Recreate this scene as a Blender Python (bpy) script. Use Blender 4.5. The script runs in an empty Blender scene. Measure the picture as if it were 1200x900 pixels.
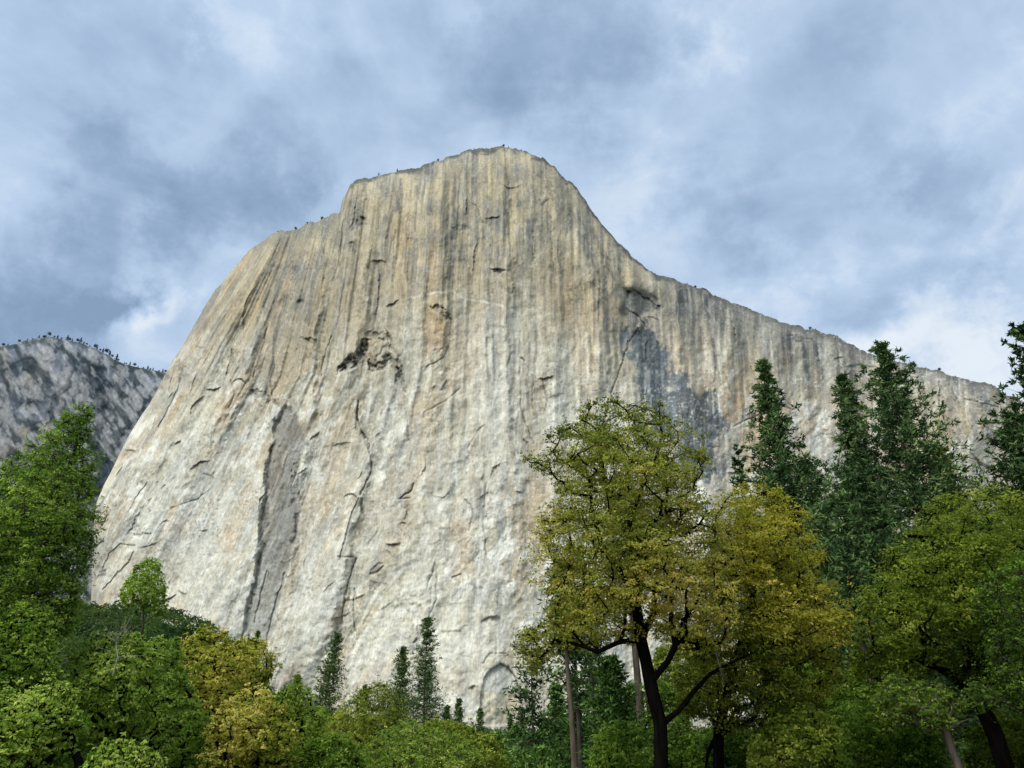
import bpy, math, random
import numpy as np
from math import radians

random.seed(7)
RNG = np.random.default_rng(11)
SC = bpy.context.scene
COL = SC.collection

# ------------------------------------------------------------------ camera
PITCH = radians(27.0)
FPX = 906.0                      # focal length in photo pixels (photo is 1200 x 900)
CAM_Z = 1.7
cam_d = bpy.data.cameras.new("camera")
cam_d.sensor_fit = 'HORIZONTAL'
cam_d.sensor_width = 36.0
cam_d.lens = 36.0 * FPX / 1200.0
cam_d.clip_start = 0.1
cam_d.clip_end = 20000.0
cam = bpy.data.objects.new("camera", cam_d)
COL.objects.link(cam)
cam.location = (0, 0, CAM_Z)
cam.rotation_euler = (radians(90) + PITCH, 0, 0)
SC.camera = cam
CP, SP = math.cos(PITCH), math.sin(PITCH)


def ray(u, v):
    """direction of a photo pixel (y component not normalised)"""
    X = (np.asarray(u, dtype=np.float64) - 600.0) / FPX
    Y = (450.0 - np.asarray(v, dtype=np.float64)) / FPX
    return X, CP - Y * SP, SP + Y * CP


def at(u, v, Yd):
    """world point standing Yd metres north of the camera along that sight line"""
    dx, dy, dz = ray(u, v)
    return np.array([dx / dy * Yd, Yd, CAM_Z + dz / dy * Yd])


def lin(r, g, b, k=1.0):
    def f(c):
        c = c / 255.0
        return (c / 12.92 if c <= 0.04045 else ((c + 0.055) / 1.055) ** 2.4) * k
    return np.array([f(r), f(g), f(b)])


# ------------------------------------------------------------------ sky, sun, exposure
SUN_DIR = np.array([-0.55, -0.62, 0.80])
SUN_DIR /= np.linalg.norm(SUN_DIR)
SUN_EL = math.asin(SUN_DIR[2])
SUN_AZ = math.atan2(SUN_DIR[0], SUN_DIR[1])

SKY_STRENGTH = 0.1
world = bpy.data.worlds.new("World")
SC.world = world
world.use_nodes = True
wn, wl = world.node_tree.nodes, world.node_tree.links
wn.clear()


def wnode(t, **kw):
    n = wn.new(t)
    for k, v in kw.items():
        setattr(n, k, v)
    return n


def wmath(op, a, b=None, c=None, clamp=False):
    n = wn.new('ShaderNodeMath')
    n.operation = op
    n.use_clamp = clamp
    for i, x in enumerate((a, b, c)):
        if x is None:
            continue
        if isinstance(x, (int, float)):
            n.inputs[i].default_value = x
        else:
            wl.new(x, n.inputs[i])
    return n.outputs[0]


sky = wnode('ShaderNodeTexSky', sky_type='NISHITA', sun_disc=False)
sky.sun_elevation = SUN_EL
sky.sun_rotation = SUN_AZ
sky.altitude = 1200
geo = wnode('ShaderNodeTexCoord')
dirv = geo.outputs['Generated']
# warp the direction so that cloud edges are ragged
warp = wnode('ShaderNodeTexNoise')
warp.inputs['Scale'].default_value = 5.0
warp.inputs['Detail'].default_value = 9.0
warp.inputs['Roughness'].default_value = 0.62
wl.new(dirv, warp.inputs['Vector'])
wsub = wnode('ShaderNodeVectorMath', operation='SUBTRACT')
wl.new(warp.outputs['Color'], wsub.inputs[0])
wsub.inputs[1].default_value = (0.5, 0.5, 0.5)
wscl = wnode('ShaderNodeVectorMath', operation='SCALE')
wl.new(wsub.outputs[0], wscl.inputs[0])
wscl.inputs['Scale'].default_value = 0.42
wadd = wnode('ShaderNodeVectorMath', operation='ADD')
wl.new(dirv, wadd.inputs[0])
wl.new(wscl.outputs[0], wadd.inputs[1])
wnor = wnode('ShaderNodeVectorMath', operation='NORMALIZE')
wl.new(wadd.outputs[0], wnor.inputs[0])
wdir = wnor.outputs[0]
# cloud plane coordinates (perspective of a flat cloud deck)
sep = wnode('ShaderNodeSeparateXYZ')
wl.new(dirv, sep.inputs[0])
zz = wmath('ADD', wmath('MAXIMUM', sep.outputs['Z'], 0.0), 0.22)
cmb = wnode('ShaderNodeCombineXYZ')
wl.new(wmath('DIVIDE', sep.outputs['X'], zz), cmb.inputs[0])
wl.new(wmath('DIVIDE', sep.outputs['Y'], zz), cmb.inputs[1])
n1 = wnode('ShaderNodeTexNoise')
n1.inputs['Scale'].default_value = 2.3
n1.inputs['Detail'].default_value = 10.0
n1.inputs['Roughness'].default_value = 0.56
n1.inputs['Distortion'].default_value = 0.5
wl.new(cmb.outputs[0], n1.inputs['Vector'])
n2 = wnode('ShaderNodeTexNoise')
n2.inputs['Scale'].default_value = 6.0
n2.inputs['Detail'].default_value = 8.0
n2.inputs['Roughness'].default_value = 0.6
n2.inputs['Distortion'].default_value = 0.3
wl.new(cmb.outputs[0], n2.inputs['Vector'])

# cloud masses: (u, v, radius px, amount); negative = thick dark cloud, positive = thin bright cloud
BLOBS = [
    (130, 190, 48, -.30), (215, 200, 52, -.34), (290, 205, 48, -.30), (330, 235, 35, -.18),
    (40, 320, 55, -.30), (110, 330, 52, -.36), (160, 330, 28, -.32), (150, 350, 24, -.2), (60, 390, 50, -.18),
    (30, 60, 70, -.12), (235, 42, 36, -.24), (150, 30, 30, -.12),
    (560, 60, 60, -.16), (640, 40, 70, -.28), (720, 70, 60, -.26), (600, 120, 55, -.2), (460, 60, 50, -.12),
    (400, 130, 45, -.1),
    (845, 262, 42, -.26), (800, 255, 30, -.14), (990, 95, 55, -.24), (880, 120, 45, -.12), (1090, 245, 45, -.22),
    (1030, 230, 30, -.16), (1080, 340, 38, -.24), (1150, 330, 30, -.12), (940, 240, 35, -.12), (1000, 340, 30, -.16),
    (1160, 190, 60, -.08),
    (268, 15, 26, .26), (345, 30, 30, .12), (215, 110, 34, .16), (90, 140, 24, .12), (200, 372, 26, .34),
    (170, 265, 28, .14), (225, 335, 24, .26), (350, 240, 24, .24), (20, 215, 40, .12), (205, 290, 22, .2),
    (820, 28, 26, .26), (768, 70, 24, .2), (700, 105, 32, .14), (500, 20, 26, .14), (730, 180, 45, .12),
    (1105, 405, 42, .30), (1040, 390, 38, .22), (1165, 425, 32, .26), (1170, 300, 32, .22), (1080, 140, 34, .14),
    (1030, 285, 26, .2), (950, 325, 30, .18), (700, 250, 40, .14), (760, 300, 40, .12), (880, 330, 38, .12),
    (1180, 60, 40, .08), (1190, 235, 24, .2), (920, 40, 40, .06),
]
tot = None
for (bu, bv, br, amt) in BLOBS:
    d = np.array(ray(bu, bv), dtype=float)
    d /= np.linalg.norm(d)
    dot = wnode('ShaderNodeVectorMath', operation='DOT_PRODUCT')
    wl.new(wdir, dot.inputs[0])
    dot.inputs[1].default_value = tuple(d)
    sig = br / FPX / 1.05
    k = 1.0 / (sig * sig)
    e = wmath('POWER', math.e, wmath('MULTIPLY', wmath('SUBTRACT', dot.outputs['Value'], 1.0), k))
    if tot is None:
        tot = wmath('MULTIPLY', e, amt)
    else:
        tot = wmath('MULTIPLY_ADD', e, amt, tot)
nsum = wmath('MULTIPLY_ADD', wmath('SUBTRACT', n1.outputs['Fac'], 0.5), 0.38,
             wmath('MULTIPLY', wmath('SUBTRACT', n2.outputs['Fac'], 0.5), 0.38))
n3 = wnode('ShaderNodeTexNoise')
n3.inputs['Scale'].default_value = 3.4
n3.inputs['Detail'].default_value = 7.0
n3.inputs['Roughness'].default_value = 0.55
n3.inputs['Distortion'].default_value = 0.9
wl.new(cmb.outputs[0], n3.inputs['Vector'])
puff = wmath('SUBTRACT', 0.10, wmath('ABSOLUTE', wmath('SUBTRACT', n3.outputs['Fac'], 0.5)))
nsum = wmath('MULTIPLY_ADD', puff, 0.8, nsum)
# masses further than the noise alone
val = wmath('ADD', wmath('ADD', nsum, wmath('MULTIPLY', tot, 0.80)), 0.615)
ramp = wnode('ShaderNodeValToRGB')
cr = ramp.color_ramp
stops = [(0.10, lin(136, 161, 190)), (0.32, lin(155, 180, 209)), (0.50, lin(175, 198, 226)),
         (0.66, lin(190, 212, 238)), (0.82, lin(214, 229, 246)), (0.95, lin(233, 242, 252))]
cr.elements[0].position = stops[0][0]
cr.elements[0].color = (*stops[0][1], 1)
cr.elements[1].position = stops[-1][0]
cr.elements[1].color = (*stops[-1][1], 1)
for p, c in stops[1:-1]:
    e = cr.elements.new(p)
    e.color = (*c, 1)
wl.new(val, ramp.inputs['Fac'])
# clouds are brighter round the veiled sun (behind the camera)
sdot = wnode('ShaderNodeVectorMath', operation='DOT_PRODUCT')
wl.new(dirv, sdot.inputs[0])
sdot.inputs[1].default_value = tuple(SUN_DIR)
glow = wmath('POWER', wmath('MAXIMUM', sdot.outputs['Value'], 0.0), 4.0)
gain = wmath('MULTIPLY_ADD', glow, 16.0, 10.0 * 0.98)
cscale = wnode('ShaderNodeVectorMath', operation='SCALE')
wl.new(ramp.outputs['Color'], cscale.inputs[0])
wl.new(gain, cscale.inputs['Scale'])
cover = wmath('MULTIPLY_ADD', wmath('SUBTRACT', n2.outputs['Fac'], 0.5), 0.2, 0.93, clamp=True)
cmix = wnode('ShaderNodeMixRGB')
wl.new(cover, cmix.inputs['Fac'])
wl.new(sky.outputs['Color'], cmix.inputs['Color1'])
wl.new(cscale.outputs[0], cmix.inputs['Color2'])
bg = wnode('ShaderNodeBackground')
bg.inputs['Strength'].default_value = SKY_STRENGTH
wl.new(cmix.outputs['Color'], bg.inputs['Color'])
wout = wnode('ShaderNodeOutputWorld')
wl.new(bg.outputs[0], wout.inputs['Surface'])

sun_d = bpy.data.lights.new("sun", 'SUN')
sun_d.energy = 2.75
sun_d.angle = radians(34.0)
sun_d.color = (1.0, 0.94, 0.83)
sun = bpy.data.objects.new("sun", sun_d)
COL.objects.link(sun)
sun.rotation_euler = (radians(90) - SUN_EL, 0, math.atan2(SUN_DIR[0], -SUN_DIR[1]))
sun.location = (0, 0, 300)

SC.view_settings.view_transform = 'Standard'
SC.view_settings.look = 'None'
SC.view_settings.gamma = 1.0
SC.view_settings.use_curve_mapping = False
SC.view_settings.exposure = 0.05

SC.cycles.max_bounces = 5
SC.cycles.diffuse_bounces = 4
SC.cycles.glossy_bounces = 1
SC.cycles.transmission_bounces = 3
SC.cycles.transparent_max_bounces = 4


# ------------------------------------------------------------------ numpy noise
def _hash(ix, iy, seed):
    h = (ix.astype(np.int64) * 374761393 + iy.astype(np.int64) * 668265263 + seed * 2147483647 + seed * 97531)
    h = (h ^ (h >> 13)) * 1274126177
    h = h & 0xFFFFFFFF
    h = h ^ (h >> 16)
    return (h & 0xFFFFFF).astype(np.float32) / np.float32(0xFFFFFF)


def vn(x, y, seed=0):
    """value noise in -1..1"""
    x = np.asarray(x, dtype=np.float64)
    y = np.asarray(y, dtype=np.float64)
    x, y = np.broadcast_arrays(x, y)
    ix, iy = np.floor(x), np.floor(y)
    fx, fy = (x - ix).astype(np.float32), (y - iy).astype(np.float32)
    fx = fx * fx * fx * (fx * (fx * 6 - 15) + 10)
    fy = fy * fy * fy * (fy * (fy * 6 - 15) + 10)
    ix, iy = ix.astype(np.int64), iy.astype(np.int64)
    a, b = _hash(ix, iy, seed), _hash(ix + 1, iy, seed)
    c, d = _hash(ix, iy + 1, seed), _hash(ix + 1, iy + 1, seed)
    r = (a + (b - a) * fx) * (1 - fy) + (c + (d - c) * fx) * fy
    return r * 2 - 1


def fbm(x, y, seed=0, octv=4, gain=0.5, lac=2.03):
    s, amp, n = 0, 1.0, 0
    for i in range(octv):
        s = s + amp * vn(x * lac ** i + i * 17.3, y * lac ** i - i * 9.1, seed + i * 31)
        n += amp
        amp *= gain
    return s / n


def worley(x, y, seed=0):
    """returns F1, F2, cell value, and the offset from the cell's point"""
    ix, iy = np.floor(x).astype(np.int64), np.floor(y).astype(np.int64)
    f1 = np.full(x.shape, 9e9, dtype=np.float32)
    f2 = f1.copy()
    cid = np.zeros(x.shape, dtype=np.float32)
    ox = np.zeros(x.shape, dtype=np.float32)
    oy = np.zeros(x.shape, dtype=np.float32)
    for j in (-1, 0, 1):
        for i in (-1, 0, 1):
            cx, cy = ix + i, iy + j
            px = cx + _hash(cx, cy, seed)
            py = cy + _hash(cx, cy, seed + 5)
            dx, dy = (x - px).astype(np.float32), (y - py).astype(np.float32)
            d = np.sqrt(dx * dx + dy * dy)
            v = _hash(cx, cy, seed + 11)
            near = d < f1
            f2 = np.where(near, f1, np.minimum(f2, d))
            ox, oy = np.where(near, dx, ox), np.where(near, dy, oy)
            cid = np.where(near, v, cid)
            f1 = np.where(near, d, f1)
    return f1, f2, cid, ox, oy


def sst(a, b, x):
    t = np.clip((x - a) / (b - a), 0, 1)
    return t * t * (3 - 2 * t)


def poly_sd(u, v, poly):
    """signed distance to polygon (negative inside)"""
    P = np.array(poly, dtype=np.float64)
    d = np.full(u.shape, 1e9)
    inside = np.zeros(u.shape, dtype=bool)
    n = len(P)
    for i in range(n):
        a, b = P[i], P[(i + 1) % n]
        ex, ey = b - a
        wx, wy = u - a[0], v - a[1]
        t = np.clip((wx * ex + wy * ey) / (ex * ex + ey * ey + 1e-9), 0, 1)
        dx, dy = wx - ex * t, wy - ey * t
        d = np.minimum(d, dx * dx + dy * dy)
        cond = (a[1] > v) != (b[1] > v)
        xi = a[0] + (v - a[1]) / (b[1] - a[1] + 1e-12) * (b[0] - a[0])
        inside ^= cond & (u < xi)
    d = np.sqrt(d)
    return np.where(inside, -d, d)


def line_d(u, v, pts):
    """distance to an open polyline, and the parameter along it (0..1)"""
    P = np.array(pts, dtype=np.float64)
    seg = np.linalg.norm(P[1:] - P[:-1], axis=1)
    cum = np.concatenate([[0], np.cumsum(seg)])
    best = np.full(u.shape, 1e9)
    par = np.zeros(u.shape)
    for i in range(len(P) - 1):
        a, b = P[i], P[i + 1]
        ex, ey = b - a
        wx, wy = u - a[0], v - a[1]
        t = np.clip((wx * ex + wy * ey) / (ex * ex + ey * ey + 1e-9), 0, 1)
        dx, dy = wx - ex * t, wy - ey * t
        d = dx * dx + dy * dy
        m = d < best
        best = np.where(m, d, best)
        par = np.where(m, (cum[i] + t * seg[i]) / cum[-1], par)
    return np.sqrt(best), par


# ------------------------------------------------------------------ mesh helpers
def mesh_quads(name, verts, quads, mat, parent=None, colors=None, smooth=False, link=True):
    me = bpy.data.meshes.new(name)
    verts = np.ascontiguousarray(verts, dtype=np.float32)
    quads = np.ascontiguousarray(quads, dtype=np.int32)
    nq = len(quads)
    me.vertices.add(len(verts))
    me.vertices.foreach_set('co', verts.ravel())
    me.loops.add(nq * 4)
    me.loops.foreach_set('vertex_index', quads.ravel())
    me.polygons.add(nq)
    me.polygons.foreach_set('loop_start', np.arange(nq, dtype=np.int32) * 4)
    me.polygons.foreach_set('loop_total', np.full(nq, 4, dtype=np.int32))
    if smooth:
        me.polygons.foreach_set('use_smooth', np.ones(nq, dtype=bool))
    me.update(calc_edges=True)
    if colors is not None:
        ca = me.color_attributes.new('tint', 'FLOAT_COLOR', 'POINT')
        c4 = np.ones((len(verts), 4), dtype=np.float32)
        c4[:, :3] = colors
        ca.data.foreach_set('color', c4.ravel())
    me.materials.append(mat)
    o = bpy.data.objects.new(name, me)
    if link:
        COL.objects.link(o)
    if parent is not None:
        o.parent = parent
    return o


def grid_quads(nr, nc):
    i = np.arange(nr * nc).reshape(nr, nc)
    return np.stack([i[:-1, :-1], i[:-1, 1:], i[1:, 1:], i[1:, :-1]], -1).reshape(-1, 4)


def tag(o, label, cat, group=None, kind=None):
    o['label'] = label
    o['category'] = cat
    if group:
        o['group'] = group
    if kind:
        o['kind'] = kind
    return o


def empty(name, loc):
    o = bpy.data.objects.new(name, None)
    o.empty_display_size = 0.5
    COL.objects.link(o)
    o.location = tuple(float(c) for c in loc)
    return o


# ------------------------------------------------------------------ materials
def new_mat(name):
    m = bpy.data.materials.new(name)
    m.use_nodes = True
    m.node_tree.nodes.clear()
    return m, m.node_tree.nodes, m.node_tree.links


def rock_material(name, streak=(0.5, 0.5, 0.06), amount=0.5, bump=0.6):
    m, N, L = new_mat(name)
    out = N.new('ShaderNodeOutputMaterial')
    bs = N.new('ShaderNodeBsdfPrincipled')
    bs.inputs['Roughness'].default_value = 0.9
    bs.inputs['Specular IOR Level'].default_value = 0.12
    at_ = N.new('ShaderNodeAttribute')
    at_.attribute_name = 'tint'
    tc = N.new('ShaderNodeTexCoord')
    mp = N.new('ShaderNodeMapping')
    mp.inputs['Scale'].default_value = streak
    L.new(tc.outputs['Object'], mp.inputs['Vector'])
    n = N.new('ShaderNodeTexNoise')
    n.inputs['Scale'].default_value = 1.0
    n.inputs['Detail'].default_value = 5
    n.inputs['Roughness'].default_value = 0.6
    L.new(mp.outputs[0], n.inputs['Vector'])
    nb = N.new('ShaderNodeTexNoise')
    nb.inputs['Scale'].default_value = 0.32
    nb.inputs['Detail'].default_value = 6
    nb.inputs['Roughness'].default_value = 0.65
    L.new(tc.outputs['Object'], nb.inputs['Vector'])
    ad = N.new('ShaderNodeMath')
    ad.operation = 'ADD'
    L.new(n.outputs['Fac'], ad.inputs[0])
    L.new(nb.outputs['Fac'], ad.inputs[1])
    mr = N.new('ShaderNodeMapRange')
    mr.inputs['From Min'].default_value = 0.6
    mr.inputs['From Max'].default_value = 1.4
    mr.inputs['To Min'].default_value = 1 - amount
    mr.inputs['To Max'].default_value = 1 + amount
    L.new(ad.outputs[0], mr.inputs['Value'])
    sc = N.new('ShaderNodeVectorMath')
    sc.operation = 'SCALE'
    L.new(at_.outputs['Color'], sc.inputs[0])
    L.new(mr.outputs[0], sc.inputs['Scale'])
    L.new(sc.outputs[0], bs.inputs['Base Color'])
    bp = N.new('ShaderNodeBump')
    bp.inputs['Strength'].default_value = bump
    bp.inputs['Distance'].default_value = 1.6
    L.new(ad.outputs[0], bp.inputs['Height'])
    L.new(bp.outputs[0], bs.inputs['Normal'])
    L.new(bs.outputs[0], out.inputs['Surface'])
    return m


def leaf_material(name, trans=0.3):
    m, N, L = new_mat(name)
    out = N.new('ShaderNodeOutputMaterial')
    at_ = N.new('ShaderNodeAttribute')
    at_.attribute_name = 'tint'
    d = N.new('ShaderNodeBsdfDiffuse')
    t = N.new('ShaderNodeBsdfTranslucent')
    L.new(at_.outputs['Color'], d.inputs['Color'])
    tm = N.new('ShaderNodeVectorMath')
    tm.operation = 'MULTIPLY'
    tm.inputs[1].default_value = (1.25, 1.3, 0.9)
    L.new(at_.outputs['Color'], tm.inputs[0])
    L.new(tm.outputs[0], t.inputs['Color'])
    mx = N.new('ShaderNodeMixShader')
    mx.inputs[0].default_value = trans
    L.new(d.outputs[0], mx.inputs[1])
    L.new(t.outputs[0], mx.inputs[2])
    L.new(mx.outputs[0], out.inputs['Surface'])
    return m


def bark_material(name, col, scale=6.0):
    m, N, L = new_mat(name)
    out = N.new('ShaderNodeOutputMaterial')
    bs = N.new('ShaderNodeBsdfPrincipled')
    bs.inputs['Roughness'].default_value = 0.95
    bs.inputs['Specular IOR Level'].default_value = 0.0
    tc = N.new('ShaderNodeTexCoord')
    mp = N.new('ShaderNodeMapping')
    mp.inputs['Scale'].default_value = (scale, scale, scale * 0.18)
    L.new(tc.outputs['Object'], mp.inputs['Vector'])
    n = N.new('ShaderNodeTexNoise')
    n.inputs['Scale'].default_value = 1.0
    n.inputs['Detail'].default_value = 6
    L.new(mp.outputs[0], n.inputs['Vector'])
    rp = N.new('ShaderNodeValToRGB')
    rp.color_ramp.elements[0].position = 0.3
    rp.color_ramp.elements[0].color = (*(np.array(col) * 0.45), 1)
    rp.color_ramp.elements[1].position = 0.7
    rp.color_ramp.elements[1].color = (*(np.array(col) * 1.45), 1)
    L.new(n.outputs['Fac'], rp.inputs['Fac'])
    L.new(rp.outputs[0], bs.inputs['Base Color'])
    bp = N.new('ShaderNodeBump')
    bp.inputs['Strength'].default_value = 0.8
    bp.inputs['Distance'].default_value = 0.03
    L.new(n.outputs['Fac'], bp.inputs['Height'])
    L.new(bp.outputs[0], bs.inputs['Normal'])
    L.new(bs.outputs[0], out.inputs['Surface'])
    return m


M_ROCK = rock_material('granite', (0.5, 0.5, 0.06), 0.36, 0.4)
M_FARROCK = rock_material('far_granite', (0.12, 0.12, 0.05), 0.35, 0.6)
M_LEAF = leaf_material('broad_leaf', 0.52)
M_NEEDLE = leaf_material('needle_leaf', 0.12)
M_BARK_DARK = bark_material('oak_bark', (0.006, 0.0052, 0.0044))
M_BARK_GREY = bark_material('grey_bark', (0.05, 0.042, 0.034))
M_DEADWOOD = bark_material('dead_wood', (0.30, 0.27, 0.22))
M_BARK_PINE = bark_material('pine_bark', (0.105, 0.082, 0.060), 5.0)


def ground_material():
    m, N, L = new_mat('meadow_ground')
    out = N.new('ShaderNodeOutputMaterial')
    bs = N.new('ShaderNodeBsdfPrincipled')
    bs.inputs['Roughness'].default_value = 1.0
    tc = N.new('ShaderNodeTexCoord')
    n = N.new('ShaderNodeTexNoise')
    n.inputs['Scale'].default_value = 0.35
    n.inputs['Detail'].default_value = 9
    L.new(tc.outputs['Object'], n.inputs['Vector'])
    rp = N.new('ShaderNodeValToRGB')
    rp.color_ramp.elements[0].position = 0.35
    rp.color_ramp.elements[0].color = (0.035, 0.05, 0.016, 1)
    rp.color_ramp.elements[1].position = 0.68
    rp.color_ramp.elements[1].color = (0.13, 0.11, 0.05, 1)
    L.new(n.outputs['Fac'], rp.inputs['Fac'])
    L.new(rp.outputs[0], bs.inputs['Base Color'])
    L.new(bs.outputs[0], out.inputs['Surface'])
    return m


# ------------------------------------------------------------------ terrain
# skyline of the wooded talus in photo pixels; ground lies a tree height below
TAL = np.array([(-600, 640), (-100, 680), (60, 700), (100, 708), (150, 706), (190, 710), (240, 728), (290, 764), (320, 800),
                (345, 826), (400, 846), (560, 853), (700, 852), (900, 848), (1200, 800), (1800, 780)], dtype=float)


def talus_height(a, y):
    """ground height at azimuth tangent a = x / y and depth y"""
    u = 600 + a * FPX * (CP + 0.33 * SP)
    v = np.interp(u, TAL[:, 0], TAL[:, 1]) + 16
    _, dy, dz = ray(u, v)
    tanel = dz / dy
    s = sst(110, 620, y)
    return np.maximum(tanel, 0.0) * np.minimum(y, 640.0) * s


def ground_z(x, y):
    x, y = np.asarray(x, float), np.asarray(y, float)
    a = np.clip(x / np.maximum(y, 60.0), -1.6, 1.6)
    fade = np.exp(-np.maximum(np.abs(x) - 900, 0) / 500)
    return talus_height(a, np.maximum(y, 0)) * fade


def build_ground():
    k = np.linspace(-1, 1, 181)
    gx = np.sign(k) * (np.abs(k) ** 2.2) * 9000
    ky = np.linspace(-1, 1, 221)
    gy = np.sign(ky) * (np.abs(ky) ** 2.2) * 9000
    X, Y = np.meshgrid(gx, gy)
    Z = ground_z(X, Y)
    Z += 0.12 * vn(X / 9, Y / 9, 3)
    o = mesh_quads('ground', np.stack([X, Y, Z], -1).reshape(-1, 3), grid_quads(*X.shape), ground_material(), smooth=True)
    o['kind'] = 'structure'
    o['label'] = 'grassy valley floor rising to the talus slope under the cliff'


build_ground()

# ------------------------------------------------------------------ the great granite cliff
RIM = np.array([(104, 900), (105.5, 760), (107, 695), (109, 640), (112, 592), (121, 570), (130, 553), (150, 512), (168, 484), (185, 455),
                (197, 431), (215, 405), (231, 375), (245, 350), (258, 334), (270, 319), (284, 304), (294, 292), (301, 286),
                (310, 281), (322, 273), (334, 271), (350, 267), (366, 261), (380, 257), (391, 251), (398, 250), (400, 240), (403, 230), (407, 224),
                (410, 216), (416, 211), (428, 208), (440, 206), (452, 203), (470, 201), (490, 198), (500, 193), (512, 188), (524, 184), (536, 180),
                (550, 176), (565, 174), (580, 173), (598, 174), (612, 176), (625, 180), (638, 187), (650, 196), (664, 209), (675, 220),
                (684, 233), (692, 244), (700, 256), (715, 273), (727, 287), (740, 299), (755, 312), (766, 320), (780, 325), (800, 331), (822, 338), (832, 342),
                (836, 347), (850, 351), (865, 357), (880, 363), (905, 373), (930, 382), (955, 387), (980, 393), (996, 402), (1010, 410),
                (1030, 418), (1060, 426), (1090, 433), (1120, 440), (1145, 448), (1160, 450), (1170, 454), (1176, 462), (1190, 466), (1203, 474), (1240, 497),
                (1300, 535), (1380, 600), (1460, 700), (1500, 800), (1510, 900)], dtype=float)


def lean_coord(U, V):
    """coordinate that stays constant along the fall lines of the wall"""
    q = U.copy()
    for _ in range(7):
        L = 0.23 * (600 - q) / 400 + 0.34 * sst(330, 120, q) + 0.10 * sst(420, 300, q)
        L = np.where(q > 600, -0.05 * np.clip((q - 600) / 200, 0, 1), L)
        q = U - L * (500 - V) + 0.26 * sst(560, 450, q) * sst(150, 330, q) * np.maximum(V - 440, 0)
    return q


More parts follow.
